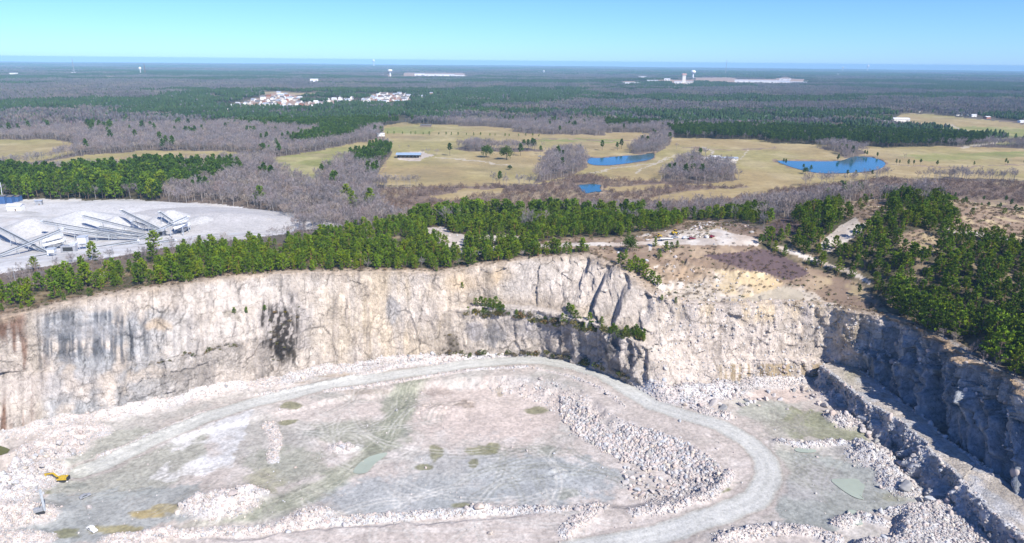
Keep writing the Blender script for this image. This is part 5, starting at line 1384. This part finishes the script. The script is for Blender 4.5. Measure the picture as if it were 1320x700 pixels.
def screen_tower(px_, py_, rz, w, dpt, h, lab, tiers):
    p = gy_(px_, py_); root = empty("screen_tower", p, rz, lab, "screen tower")
    s = Sol()
    for a in (-1, 0, 1):
        for b in (-1, 1): s.bar((a * w * .45, b * dpt * .42, -.3), (a * w * .45, b * dpt * .42, h * .55), .22, n=4)
    for b in (-1, 1):
        for a in (-1, 0): s.bar((a * w * .45, b * dpt * .42, .2), ((a + 1) * w * .45, b * dpt * .42, h * .5), .12, n=4)
    s.obj("frame", STEEL, root)
    for k in range(tiers):
        z = h * (.5 + .36 * k); q = Sol(); q.box((-.6 * k, 0, z), (w * (1 - .1 * k), dpt, h * .2), ry=-.22); q.obj("screen_deck", WHITE, root, .08)
        g = Sol()
        for b in (-1, 1):
            for j in range(7):
                x_ = (j / 6 - .5) * w * .98; zz = z + h * .1 + x_ * .22; g.bar((x_, b * dpt * .56, zz), (x_, b * dpt * .56, zz + 1.1), .05, n=4)
            g.bar((-w * .5, b * dpt * .56, z + h * .1 + 1.1 - w * .11), (w * .5, b * dpt * .56, z + h * .1 + 1.1 + w * .11), .06, n=4)
        g.obj("railing", STEEL, root)
    q = Sol(); q.box((0, 0, h * .3), (w * .5, dpt * .7, h * .22), taper=1.5); q.obj("chute", GREYP, root)
screen_tower(72, 320, .25, 13, 6, 9, "slanted two-deck white screen tower among the left conveyors", 2)
screen_tower(236, 300, .2, 11, 6, 11, "stepped white screen house at the right end of the plant", 2)
def hopper(px_, py_, w, h, lab):
    p = gy_(px_, py_); root = empty("hopper", p, .2, lab, "hopper")
    s = Sol()
    for a in (-1, 1):
        for b in (-1, 1): s.bar((a * w * .4, b * w * .4, -.3), (a * w * .4, b * w * .4, h * .5), .2, n=4)
    s.obj("frame", STEEL, root)
    s = Sol(); s.box((0, 0, h * .72), (w, w, h * .5), taper=1.08); s.box((0, 0, h * .4), (w * .5, w * .5, h * .16), taper=1.8); s.obj("bin", LSTEEL, root, .1)
    s = Sol(); s.box((0, 0, h * .985), (w * 1.2, w * 1.2, .15)); s.obj("platform", STEEL, root)
hopper(109, 321, 5, 9, "pale box-shaped hopper standing between the two screen towers")
hopper(68, 330, 4, 5, "small yellowish hopper under the slanted screen tower's foot")
def crusher(px_, py_, lab):
    p = gy_(px_, py_); root = empty("crusher", p, .15, lab, "crusher")
    s = Sol(); s.box((0, 0, 2.2), (9, 4, 4.6)); s.obj("housing", GREYP, root, .15)
    s = Sol(); s.box((0, -2.05, 2.4), (6, .1, 2.6)); s.obj("opening_shade_plate", DARK, root)  # dark plate on the solid housing stands for the shaded inside of its mouth
    s = Sol(); s.box((3, 0, 5.2), (3, 3, 1.6), taper=1.4); s.obj("feed_box", LSTEEL, root)
crusher(90, 325, "dark open crusher housing on the near yard edge beside the pale hopper")
crusher(205, 304, "grey crusher housing under the crossing conveyors at the plant's right")
M_PILE = attr_mat("crushed_stone", specks=True, fine=.8, bump=.25)
def stockpile(px_, py_, R_, h, lab, sx=1.0, rz=0.0, col=(.43, .42, .405), seed=0):
    p = gy_(px_, py_)
    n, m = 40, 22; t = np.linspace(0, 2 * np.pi, n, endpoint=False)[:, None]; q = np.linspace(0, 1, m)[None]
    wob = 1 + .12 * fbm(np.cos(t) * 1.3 + seed, np.sin(t) * 1.3 + seed, 3, seed)
    rr = q * R_ * wob * 1.06
    zz = h * np.clip(1 - q, 0, 1) * (1 + .05 * fbm(np.cos(t) * 3 + q * 4 + seed, np.sin(t) * 3, 3, seed)) ; zz = np.where(q < .08, h * .93, zz); zz = zz - .5 * sstep(.93, 1, q)
    X0 = np.cos(t) * rr * sx; Y0 = np.sin(t) * rr
    v = np.stack([X0 * math.cos(rz) - Y0 * math.sin(rz) + p[0], X0 * math.sin(rz) + Y0 * math.cos(rz) + p[1], zz + p[2]], -1)
    c = np.zeros(v.shape) + np.array(col); c *= (1 + .08 * fbm(np.cos(t) * 8 + q * .5, np.sin(t) * 8, 2, seed))[..., None]
    o = mesh_obj("stockpile", v.reshape(-1, 3), grid_faces(n, m, True), M_PILE, c.reshape(-1, 3), smooth=True)
    return tag(o, lab, "stone pile", None)
stockpile(42, 300, 25, 12, "pale cone of crushed stone under the tips of the left conveyors", 1.2, .4, seed=1)
stockpile(70, 310, 17, 7, "lower white pile in front of the left cone beside the screen tower", 1.3, .3, seed=2)
stockpile(108, 291, 26, 13, "large white ridge-shaped pile behind the second stacking conveyor", 1.7, .5, (.46, .455, .445), seed=3)
stockpile(152, 292, 15, 9, "white cone in the middle of the plant between two stackers", 1.2, .2, (.46, .455, .45), seed=4)
stockpile(177, 286, 16, 7, "low pile behind the farthest-reaching stacker", 1.5, 0, seed=5)
stockpile(222, 287, 21, 11, "bright white cone under the steep conveyor by the screen house", 1.2, .2, (.47, .46, .445), seed=6)
stockpile(262, 290, 20, 8, "pale cone just right of the stepped screen house", 1.3, .1, seed=7)
stockpile(300, 286, 44, 8, "long low pile along the far right edge of the stone yard", 2.4, -.35, (.44, .42, .40), seed=8)
stockpile(345, 290, 22, 6, "low sandy pile at the right tip of the stone yard", 1.8, -.5, (.47, .44, .405), seed=9)
stockpile(150, 268, 30, 3, "flat pale heap along the back of the stone yard", 3.0, 0, (.50, .485, .465), seed=10)

def gable(name, px_, py_, L, Wd, H, rz, wall, roof, lab, cat, grp=None, pitch=.32, over=.5, pos=None, doors=True, wins=0):
    p = ground_at(px_, py_) if pos is None else pos
    root = empty(name, p, rz, lab, cat, grp)
    rh = Wd * .5 * pitch
    s = Sol(); s.prism([(-Wd / 2, -2), (Wd / 2, -2), (Wd / 2, H), (0, H + rh), (-Wd / 2, H)], -L / 2, L / 2); o = s.obj("wall", wall, root); o.rotation_euler = (0, 0, math.pi / 2)
    s = Sol(); e = over
    s.prism([(-Wd / 2 - e, H - e * pitch + .03), (0, H + rh + .03), (Wd / 2 + e, H - e * pitch + .03), (Wd / 2 + e, H - e * pitch + .3), (0, H + rh + .3), (-Wd / 2 - e, H - e * pitch + .3)], -L / 2 - e, L / 2 + e); o = s.obj("roof", roof, root); o.rotation_euler = (0, 0, math.pi / 2)
    if doors:
        s = Sol(); s.box((L * .1, -Wd / 2 - .04, min(H * .4, 1.1)), (min(1.2, L * .2), .06, min(H * .8, 2.2))); s.obj("door", WOOD, root)
    for k in range(wins):
        s = Sol(); s.box((-L * .38 + k * L * .76 / max(1, wins - 1), -Wd / 2 - .03, H * .58), (1.1, .05, 1.2)); s.obj("window", GLASS, root)
    return root
gable("shed", 21, 271, 11, 7, 4.5, .15, WHITE, ROOFW, "white shed at the back left of the stone yard", "shed", pitch=.3)
gable("shed", 51, 265, 5, 4, 4.5, .3, GREYP, ROOFG, "small grey control hut at the back of the stone yard", "shed", pitch=.2)
for k, (a, b) in enumerate([(3, 262), (12, 261), (20, 259.5)]):
    gable("blue_shed", a, b, 9, 7, 7 - k, .1, BLUEST, ROOFD, ["tall dark blue plant building at the photo's left edge", "middle dark blue plant building beside the tall one", "lowest dark blue plant building toward the white shed"][k], "building", pitch=.15, doors=False)
root = empty("plant_mast", ground_at(4, 262), 0, "thin white gantry leg rising above the dark blue plant buildings", "mast"); s = Sol(); s.bar((0, 0, -.3), (1.5, 0, 19), .3, .2); s.obj("mast", LSTEEL, root); s = Sol(); s.bar((-5, 0, 10), (1, 0, 16), .25); s.obj("brace", STEEL, root)
def panel_stack(px_, py_, lab, L=7, n=5):
    p = ground_at(px_, py_); root = empty("steel_panels", p, .3, lab, "steel panels")
    for k in range(n): s = Sol(); s.box((k * 1.3 - 2.6, 0, .35), (1.0, L, .5)); s.obj("panel", RUST if k % 2 else GREYP, root)
panel_stack(80, 268, "row of dark steel panels lying flat on the stone yard"); panel_stack(60, 267, "short rusty stack of steel near the grey control hut", 4, 3); panel_stack(300, 277, "two dark plates on the yard's back right edge", 3, 2)
def pole(px_, py_, h, lab, grp=None):
    p = ground_at(px_, py_); root = empty("utility_pole", p, .4, lab, "pole", grp)
    s = Sol(); s.bar((0, 0, -.5), (0, 0, h), .17, .12, 8); s.obj("pole", GREYP, root); s = Sol(); s.box((0, 0, h * .93), (2.4, .14, .16)); s.obj("crossarm", WOOD, root)
pole(149, 350, 16, "grey pole standing in the rim pines below the right end of the plant"); pole(22, 372, 12, "pale pole among the dark pines at far left")

# ------------------------------------------------------------------ machines
def wheels(root, xs, yw, r, w):
    for x_ in xs:
        for sg in (-1, 1):
            s = Sol(); s.bar((x_, sg * yw - w / 2, r), (x_, sg * yw + w / 2, r), r, n=14); o = s.obj("wheel", DARK, root)
            q = Sol(); q.bar((x_, sg * (yw + w * .5), r), (x_, sg * (yw + w * .5 + .03), r), r * .55, n=10); q.obj("rim", GREYP, o)
def excavator(p, rz):
    root = empty("excavator", p, rz, "yellow excavator with folded arm on the grey pit floor beside the white rubble bank", "excavator")
    for sg in (-1, 1):
        s = Sol(); s.prism([(-2.3, .35), (-1.9, 0), (1.9, 0), (2.3, .35), (2.3, .75), (1.9, 1.05), (-1.9, 1.05), (-2.3, .75)], sg * 1.3 - .35, sg * 1.3 + .35); s.obj("track", DARK, root, .05)
    s = Sol(); s.box((0, 0, .8), (2.4, 2.0, .7)); s.obj("undercarriage", GREYP, root)
    s = Sol(); s.prism([(-2.9, 1.25), (1.6, 1.25), (1.6, 2.0), (.6, 2.5), (-2.7, 2.5)], -1.45, 1.45); s.obj("house", YEL, root, .12)
    s = Sol(); s.prism([(-3.5, 1.3), (-2.9, 1.2), (-2.9, 2.45), (-3.4, 2.35)], -1.42, 1.42); s.obj("counterweight", DARK, root, .1)
    s = Sol(); s.prism([(.35, 1.9), (1.75, 1.9), (1.95, 2.6), (1.6, 3.35), (.35, 3.35)], .45, 1.45); c = s.obj("cab", YEL, root, .08)
    s = Sol(); s.prism([(.5, 2.35), (1.78, 2.35), (1.9, 2.6), (1.62, 3.2), (.5, 3.2)], .42, 1.48); s.obj("window", GLASS, c)
    s = Sol(); s.beam((1.3, -.2, 1.8), (3.6, -.2, 4.6), .6, .75); s.beam((3.5, -.2, 4.5), (7.6, -.2, 4.1), .55, .65); s.obj("boom", YEL, root, .05)
    s = Sol(); s.beam((7.2, -.2, 4.5), (6.9, -.2, 1.0), .45, .55); s.obj("stick", YEL, root, .05)
    s = Sol(); s.bar((2.4, -.55, 2.2), (4.6, -.55, 4.0), .11); s.bar((2.4, .15, 2.2), (4.6, .15, 4.0), .11); s.bar((4.8, -.2, 4.9), (7.3, -.2, 4.75), .1); s.obj("cylinder", DARK, root)
    s = Sol(); s.prism([(6.7, 1.2), (7.3, 1.1), (7.0, .2), (6.1, -.02), (5.6, .4), (6.0, .9)], -.85, .45); s.obj("bucket", RUST, root, .04)
    s = Sol(); s.bar((-1.6, -.8, 2.5), (-1.6, -.8, 3.1), .1); s.obj("exhaust", DARK, root)
    return root.name
bpy.data.objects[excavator(floor_at(80, 620), math.radians(186))].scale = (.9, .9, .9)
p = floor_at(52, 661); root = empty("drill_rig", p, .5, "tall grey drill mast on a small dark rig standing on the white mound", "drill rig")
for sg in (-1, 1): s = Sol(); s.prism([(-1.8, .3), (-1.5, 0), (1.5, 0), (1.8, .3), (1.5, .9), (-1.5, .9)], sg * 1.1 - .25, sg * 1.1 + .25); s.obj("track", DARK, root)
s = Sol(); s.box((-.4, 0, 1.7), (3.2, 1.8, 1.5)); s.obj("engine_house", GREYP, root, .08)
s = Sol()
for a in (-1, 1):
    for b in (-1, 1): s.bar((1.7 + a * .3, b * .3, .2), (1.5 + a * .3, b * .3, 10.5), .10, n=4)
for k in range(9): s.bar((2.0, -.3, .5 + k * 1.1), (1.9, .3, 1.5 + k * 1.1), .06, n=4); s.bar((1.4, .3, .5 + k * 1.1), (1.35, -.3, 1.5 + k * 1.1), .06, n=4)
s.box((1.6, 0, 5.4), (.42, .42, 10)); s.obj("mast", STEEL, root)
s = Sol(); s.bar((0, 0, 2.3), (1.4, 0, 5), .12); s.obj("brace", DARK, root)
def vehicle(p, rz, paint, lab, cat="car", kind="car", name=None, grp=None):
    root = empty(name or ("pickup_truck" if kind == "pickup" else "parked_car"), p, rz, lab, cat, grp)
    if kind == "pickup": prof = [(-2.7, .45), (2.6, .45), (2.7, .75), (2.55, 1.1), (1.3, 1.18), (.7, 1.8), (-.6, 1.8), (-.75, 1.15), (-2.7, 1.15)]
    else: prof = [(-2.2, .4), (2.2, .4), (2.25, .75), (2.0, 1.0), (1.0, 1.08), (.35, 1.55), (-1.2, 1.55), (-1.9, 1.05), (-2.2, 1.0)]
    s = Sol(); s.prism(prof, -.92, .92); s.obj("body", paint, root, .08)
    g = [(1.2, 1.2), (.68, 1.72), (-.52, 1.72), (-.62, 1.2)] if kind == "pickup" else [(.9, 1.1), (.33, 1.48), (-1.1, 1.48), (-1.6, 1.1)]
    s = Sol(); s.prism(g, -.935, .935); s.obj("window", GLASS, root)
    wheels(root, (-1.55, 1.55) if kind == "pickup" else (-1.35, 1.35), .82, .38, .26)
vehicle(floor_at(119, 684), 2.6, WHITE, "white pickup truck parked on the pit floor below the excavator", "pickup", "pickup")
vehicle(floor_at(110, 641), .9, GREYP, "grey car shape added for the dark shadow-like streak on the pit floor right below the excavator", "car")  # car added in place of a dark, shadow-like streak on the floor
def loader(p, rz, lab, paint=YEL):
    root = empty("wheel_loader", p, rz, lab, "loader", None)
    s = Sol(); s.prism([(-3, .9), (-.4, .9), (-.4, 1.7), (-1, 2.1), (-3, 1.9)], -1.1, 1.1); s.prism([(-.2, .8), (1.4, .8), (1.6, 1.3), (-.2, 1.6)], -.8, .8); s.obj("body", paint, root, .08)
    s = Sol(); s.prism([(-1.2, 1.9), (.1, 1.7), (0, 3.1), (-1.1, 3.1)], -.8, .8); s.obj("cab", GLASS, root)
    s = Sol(); s.box((-.55, 0, 3.15), (1.4, 1.8, .14)); s.obj("roof", paint, root)
    s = Sol(); s.beam((.8, -.7, 1.5), (2.7, -.7, .7), .25, .4); s.beam((.8, .7, 1.5), (2.7, .7, .7), .25, .4); s.obj("lift_arm", paint, root)
    s = Sol(); s.prism([(2.5, .9), (2.6, .15), (3.7, .1), (2.9, .4)], -1.4, 1.4); s.obj("bucket", DARK, root)
    wheels(root, (-1.9, 1.2), 1.1, .8, .5)
    return root
loader(ground_at(848, 306), 2.8, "yellow wheel loader at the left end of the parked machines").scale = (.85,) * 3
loader(ground_at(871, 302), .4, "yellow loader standing back by the white rock line")
vehicle(ground_at(884, 307.5), .3, WHITE, "white car between the grey car and a dark red car", "car")
vehicle(ground_at(892, 308.5), .2, REDP, "dark red car next to the white one on the plateau", "car")
vehicle(ground_at(918, 306), .8, REDP, "dark red car alone at the right end beside the rising track", "car")
vehicle(ground_at(870, 307), .1, GREYP, "grey car beside a yellow loader on the plateau", "car")
p = ground_at(859, 309.5); root = empty("flatbed_trailer", p, .05, "white flatbed trailer in front of the parked machines", "trailer"); s = Sol(); s.box((0, 0, 1.1), (8.5, 2.4, .3)); s.obj("deck", WHITE, root, .04); wheels(root, (-2.8, -1.8), .95, .45, .3); s = Sol(); s.bar((3.6, 0, .1), (3.6, 0, 1), .1); s.obj("stand", GREYP, root)
vehicle(ground_at(696, 202), .2, GREYP, "dark hut-like parked truck on the field below a lone pine", "truck", "pickup")

# ------------------------------------------------------------------ farm buildings
p = ground_at(527, 203); root = empty("pole_barn", p, math.radians(3), "open pole barn with blue-grey metal roof on the tan field", "barn")
L_, W_b, H_b = 33, 14, 4.2
s = Sol(); s.prism([(-W_b / 2 - .6, H_b), (0, H_b + 2.2), (W_b / 2 + .6, H_b), (W_b / 2 + .6, H_b + .25), (0, H_b + 2.45), (-W_b / 2 - .6, H_b + .25)], -L_ / 2 - .5, L_ / 2 + .5); o = s.obj("roof", ROOFB, root); o.rotation_euler = (0, 0, math.pi / 2)
for i in range(8):
    for sg in (-1, 1): s = Sol(); s.box((-L_ / 2 + .3 + i * (L_ - .6) / 7, sg * (W_b / 2 - .3), H_b / 2 - .3), (.35, .35, H_b + .6)); s.obj("post", WOOD, root)
s = Sol(); s.box((0, W_b / 2 - .05, H_b * .45), (L_, .12, H_b * .9)); s.obj("back_wall", WOOD, root)
for i in range(5): s = Sol(); s.bar((-11 + i * 5.2, -1, .85), (-9.4 + i * 5.2, -1, .85), .85, n=10); s.obj("hay_bale", WALLC, root)
for a, b, L_, W2, H2, rz, wm, rm, lab, wn in [
 (549, 163.5, 22, 9, 3.4, .05, WOOD, ROOFD, "low dark-roofed long shed at the wood edge above the field", 0),
 (914, 208, 8, 6, 4, .3, GREENP, ROOFW, "small pale green house in the farmyard trees", 2), (922, 205, 12, 7, 3.5, .1, WHITE, ROOFW, "white shed behind the pale green farmyard house", 2), (938, 206.5, 26, 8, 3.2, -.05, WALLC, ROOFG, "long low grey-roofed shed at the right of the farmyard", 4), (917, 213, 6, 4, 3, .6, WHITE, ROOFG, "little white hut at the front of the farmyard", 1),
 (388, 163.5, 14, 8, 3.5, .2, WALLC, ROOFG, "grey-roofed farmhouse in the wood left of the field", 2), (491, 175.5, 12, 8, 4, .3, WHITE, ROOFW, "white farmhouse at the wood edge where the field narrows", 2), (421, 173, 9, 7, 3.5, .1, WHITE, ROOFG, "small white house half hidden in the pine wood", 1),
 (1160, 157.5, 36, 16, 7.5, -.05, WALLC, ROOFW, "big cream warehouse at the field edge on the right", 0), (1143, 156, 20, 14, 6.5, -.05, GREYP, ROOFG, "grey-roofed hall joined to the left of the cream warehouse", 0), (1133, 155.5, 12, 9, 5, .1, WALLC, ROOFW, "pale building left of the grey-roofed hall", 0), (1122, 152.5, 14, 8, 4, .3, WHITE, ROOFW, "white building at the left end of the warehouse row", 0),
 (1138, 138.5, 14, 9, 4, .2, WHITE, ROOFW, "white house in the trees far behind the warehouse", 2), (1155, 141, 22, 9, 5, .1, WHITE, ROOFW, "white long house above the tan field, left end of its row", 2), (1175, 143, 14, 9, 4.5, .3, WHITE, ROOFG, "grey-roofed white house on the tan field's upper edge", 2), (1184, 145, 16, 9, 4.5, .1, WALLC, ROOFD, "dark-roofed house on the tan field's upper edge", 2), (1235, 149, 18, 9, 4.5, .1, WHITE, ROOFG, "house with grey roof among trees right of the tan field", 2), (1247, 150, 12, 9, 4.5, .2, WALLC, ROOFW, "cream house between two white ones right of the tan field", 2), (1254, 150.5, 14, 9, 5, .1, WHITE, ROOFW, "white house third in the row right of the tan field", 2), (1272, 153, 16, 9, 4.5, .4, BRICK, ROOFW, "red-walled house with pale roof at the row's right end", 2), (1240, 142, 9, 8, 7, .1, WHITE, ROOFW, "tall white house above the row in the trees", 2), (1317, 158, 16, 9, 4, .1, WHITE, ROOFW, "white shed on the far right edge of the photo", 0), (1294, 139, 10, 8, 5, .1, WHITE, ROOFW, "white house alone in the forest at upper right", 1)]:
    gable("farm_building" if wn == 0 else "house", a, b, L_, W2, H2, rz, wm, rm, lab, "building" if wn == 0 else "house", wins=wn)
# hedge fence posts along the field edge
# ------------------------------------------------------------------ housing estate
HW = [WHITE, WALLC, WALLC, BRICK, WHITE]; HR = [ROOFW, ROOFG, ROOFD, simple_mat('brown_shingle_roof', (.24, .17, .13), .85), ROOFG, ROOFD]
protos = []
for k in range(6):
    r_ = gable("house", 0, 0, 13 + k % 3, 9.5, 6 if k % 2 else 5, 0, HW[k % 5], HR[k], "", "house", pos=(0, 0, 0), pitch=.6, wins=3)
    if k % 2:
        s = Sol(); s.box((4, 0, 7.6), (1, 1, 3)); s.obj("chimney", BRICK, r_)
    protos.append(r_)
def copy_tree(o, parent=None):
    c = o.copy(); COL.objects.link(c); c.parent = parent
    for ch in o.children: copy_tree(ch, c)
    return c
used = set()
def estate(poly, n, lab, grp, mind=13):
    xs = [p[0] for p in poly]; ys = [p[1] for p in poly]; done = []; tries = 0
    while len(done) < n and tries < 6000:
        tries += 1
        a, b = random.uniform(min(xs), max(xs)), random.uniform(min(ys), max(ys))
        if not inpoly(np.array([a]), np.array([b]), poly)[0]: continue
        p = ground_at(a, b)
        if any((p[0] - q[0]) ** 2 + (p[1] - q[1]) ** 2 < mind ** 2 * 2.2 for q in done): continue
        done.append(p); k = random.randrange(6)
        o = protos[k] if k not in used else copy_tree(protos[k]); used.add(k)
        o.location = tuple(map(float, p)); o.rotation_euler = (0, 0, random.choice((0, .3, 1.57, 1.9, -.3)) + random.uniform(-.15, .15)); o.scale = [random.uniform(.9, 1.1)] * 3
        tag(o, lab, "house", grp)
estate([(280, 145), (300, 137), (330, 128), (358, 119), (380, 124), (400, 133), (414, 137), (400, 141), (330, 141), (300, 139)], 75, "pale house in the largest, left-hand cluster of the far housing estate", "houses of the left estate")
estate([(405, 131), (455, 126), (452, 134), (404, 139)], 22, "pale house in the thin middle strip of the far housing estate", "houses of the middle estate strip")
estate([(461, 134), (474, 123), (500, 121), (531, 122), (532, 130), (500, 135), (470, 135)], 55, "pale house in the right-hand cluster of the far housing estate", "houses of the right estate")
estate([(539, 128), (542, 122), (557, 121), (557, 126)], 10, "pale house in the smallest cluster, right end of the far housing estate", "houses of the smallest estate cluster")
for k, r_ in enumerate(protos):
    if k not in used:
        for ch in list(r_.children): bpy.data.objects.remove(ch)
        bpy.data.objects.remove(r_)

# ------------------------------------------------------------------ far halls, water towers and masts near the horizon
def hall(px_, py_, wpx, h, dep, lab, wm=WHITE, rm=ROOFW, lift=0):
    p = ground_at(px_, py_); d = math.hypot(p[0], p[1]); L_ = wpx * d / F * 1.03
    root = empty("factory_hall", p, -math.atan2(p[0], p[1]), lab, "factory hall")
    s = Sol(); s.box((0, 0, h / 2 - 3), (L_, dep, h + 6)); s.obj("wall", wm, root)
    s = Sol(); s.box((0, 0, h + .6), (L_ + 2, dep + 2, 1.1)); s.obj("roof", rm, root)
    n = max(2, int(L_ / 60))
    for i in range(n): s = Sol(); s.box((-L_ / 2 + (i + .5) * L_ / n, -dep / 2 - .1, h * .3), (min(14, L_ / n * .5), .3, h * .45)); s.obj("loading_door", GREYP, root)
for a in [(541, 97.3, 12, 14, 90, "tall first section of the long white factory beside the big water tower"), (566, 97.6, 36, 11, 120, "long white middle section of the far factory on the skyline wood"), (590, 98.2, 16, 9, 90, "low right end of the long white far factory"), (492, 98, 5, 10, 30, "small white block left of the big water tower"), (512, 98.2, 8, 9, 40, "small white block right of the big water tower"),
 (955, 106.8, 14, 18, 90, "tallest white block of the long right-hand factory"), (988, 106.4, 48, 12, 150, "very long white hall right of the red cleared land"), (1024, 107.6, 26, 10, 90, "lower tapering right end of the very long white hall"), (1012, 103.4, 12, 11, 60, "white hall behind the very long one"),
 (814, 109, 20, 12, 60, "nearest of the small white halls left of the red-brown works"), (828, 100.5, 9, 13, 60, "white hall far behind the nearest small one"), (841, 105.6, 13, 10, 50, "low white hall between the small one and the works"), (860, 103.6, 7, 12, 50, "slanted white hall just left of the works' tower"), (727, 104.7, 5, 11, 40, "single small white hall left of centre on the skyline wood"), (405, 105, 9, 14, 60, "white hall right of the housing estate's woods"), (18, 97, 7, 15, 60, "white hall near the left edge of the horizon"), (95, 95.5, 4, 12, 40, "tiny white hall right of the left-edge one"), (142, 100.8, 14, 9, 40, "long thin white hall on the left skyline"), (160, 98.8, 9, 9, 40, "short white hall beside the long thin one"), (1078, 96.5, 8, 12, 60, "small white hall right of the very long factory"),
 (874, 108, 9, 14, 50, "pinkish left wing of the works with the tower")]:
    hall(*a)
hall(878, 111.5, 16, 8, 60, "red-brown low building in front of the works", BRICK, simple_mat("red_roof", (.38, .12, .08), .8)); hall(889, 108.2, 9, 13, 50, "pale right wing of the works", WALLC, ROOFW)
p = ground_at(881, 107); root = empty("works_tower", p, 0, "pale reddish tower rising from the middle of the works", "tower"); s = Sol(); s.box((0, 0, 20), (22, 22, 56), taper=.9); s.obj("shaft", WALLC, root); s = Sol(); s.box((0, 0, 52), (26, 26, 9)); s.obj("top_house", simple_mat("pink_panel", (.62, .38, .32), .8), root)
def water_tower(px_, py_, topy, wpx, lab, kind="bulb"):
    p = ground_at(px_, py_); d = math.hypot(p[0], p[1]); R_ = wpx / 2 * d / F; h = (py_ - topy) * d / F
    root = empty("water_tower", p, 0, lab, "water tower")
    s = Sol(); s.lathe([(R_ * .5, -6), (R_ * .36, 3), (R_ * .30, h * .55), (R_ * .42, h * .66)], n=20); s.obj("pedestal", LSTEEL, root, smooth=True)
    s = Sol(); s.lathe([(R_ * .42, h * .6), (R_ * .85, h * .68), (R_, h * .78), (R_ * .92, h * .9), (R_ * .5, h * .985), (.5, h)], n=24); s.obj("tank", WHITE, root, smooth=True)
water_tower(503, 98, 90, 6, "big white bulb-topped water tower at the left end of the long far factory"); water_tower(482, 86, 77.5, 3, "small white water tower breaking the horizon line left of centre"); water_tower(181.5, 96, 88, 2.6, "slim white water tower beside a red mast on the left skyline"); water_tower(893, 101, 91.5, 6, "white round water tower behind the works' tower"); water_tower(701, 96, 91, 2.4, "small white water tower alone on the skyline near the middle"); water_tower(1118, 92, 85, 2.4, "small water tower on the right horizon"); water_tower(1086, 91.5, 87, 2.4, "tiny low water tower left of the right horizon one")
def mast(px_, py_, topy, lab, mat=RUST):
    p = ground_at(px_, py_); d = math.hypot(p[0], p[1]); h = (py_ - topy) * d / F
    root = empty("radio_mast", p, 0, lab, "radio mast")
    s = Sol()
    for k in range(3):
        a = k * 2.094; s.bar((math.cos(a) * 4, math.sin(a) * 4, -3), (math.cos(a) * .8, math.sin(a) * .8, h), 1.1, .7, 5)
    for k in range(8): s.bar((3.5 - k * .35, 0, h * k / 8), (-1.8 + k * .15, 3 - k * .3, h * (k + 1) / 8), .5, n=4)
    s.obj("lattice", mat, root); s = Sol(); s.bar((0, 0, h - 1), (0, 0, h + 8), .6); s.obj("antenna", mat, root)
mast(187.5, 96, 85, "red lattice mast on the left skyline beside the slim water tower"); mast(96, 95, 80, "thin grey mast far on the left skyline", GREYP); mast(935, 97, 80, "thin grey mast on the skyline right of the round water tower", GREYP)
# ------------------------------------------------------------------ daylight, sky and air
SUN_AZ, SUN_EL = math.radians(37), math.radians(43)     # sun stands behind the camera's right shoulder
sd = Vector((math.sin(SUN_AZ) * math.cos(SUN_EL), -math.cos(SUN_AZ) * math.cos(SUN_EL), math.sin(SUN_EL)))
sl = bpy.data.lights.new("sun", 'SUN'); sl.energy = 5.0; sl.angle = math.radians(.53); sl.color = (1, .955, .89)
so = bpy.data.objects.new("sun", sl); COL.objects.link(so)
so.rotation_euler = sd.to_track_quat('Z', 'Y').to_euler()
wd = bpy.data.worlds.new("World"); scene.world = wd; wd.use_nodes = True
nt = wd.node_tree; bg = nt.nodes["Background"]
sky = nt.nodes.new("ShaderNodeTexSky"); sky.sky_type = 'NISHITA'; sky.sun_disc = False
sky.sun_elevation = SUN_EL
sky.sun_rotation = math.atan2(sd.x, sd.y)
sky.altitude = 200; sky.air_density = .7; sky.dust_density = .3; sky.ozone_density = 4.0
tint = nt.nodes.new("ShaderNodeMix"); tint.data_type = 'RGBA'; tint.blend_type = 'MULTIPLY'; tint.inputs[0].default_value = 1
tint.inputs[7].default_value = (.74, 1.05, 1.64, 1)
nt.links.new(sky.outputs[0], tint.inputs[6]); nt.links.new(tint.outputs[2], bg.inputs[0]); bg.inputs[1].default_value = .085
vs = scene.view_settings; vs.view_transform = 'Standard'; vs.look = 'None'; vs.exposure = .52; vs.gamma = 1
scene.render.engine = 'CYCLES'
cy = scene.cycles
cy.use_denoising = True; cy.max_bounces = 4; cy.diffuse_bounces = 1; cy.glossy_bounces = 2; cy.transmission_bounces = 2; cy.volume_bounces = 0; cy.transparent_max_bounces = 4
cy.use_adaptive_sampling = True; cy.adaptive_threshold = .015
# air: one even box around everything
HZ = 31000.0
bv = np.array([(sx * HZ, sy * HZ, sz) for sz in (-135., 124.) for sx, sy in ((-1, -1), (1, -1), (1, 1), (-1, 1))])
bf = np.array([(3, 2, 1, 0), (4, 5, 6, 7), (0, 1, 5, 4), (1, 2, 6, 5), (2, 3, 7, 6), (3, 0, 4, 7)])
hm = bpy.data.materials.new("air"); hm.use_nodes = True
hn = hm.node_tree; hn.nodes.clear()
ho = hn.nodes.new("ShaderNodeOutputMaterial"); pv = hn.nodes.new("ShaderNodeVolumePrincipled")
pv.inputs["Color"].default_value = (.44, .75, 1.0, 1); pv.inputs["Density"].default_value = 6.5e-5; pv.inputs["Anisotropy"].default_value = -.2
hn.links.new(pv.outputs[0], ho.inputs["Volume"])
tag(mesh_obj("haze", bv, bf, hm), kind="stuff")
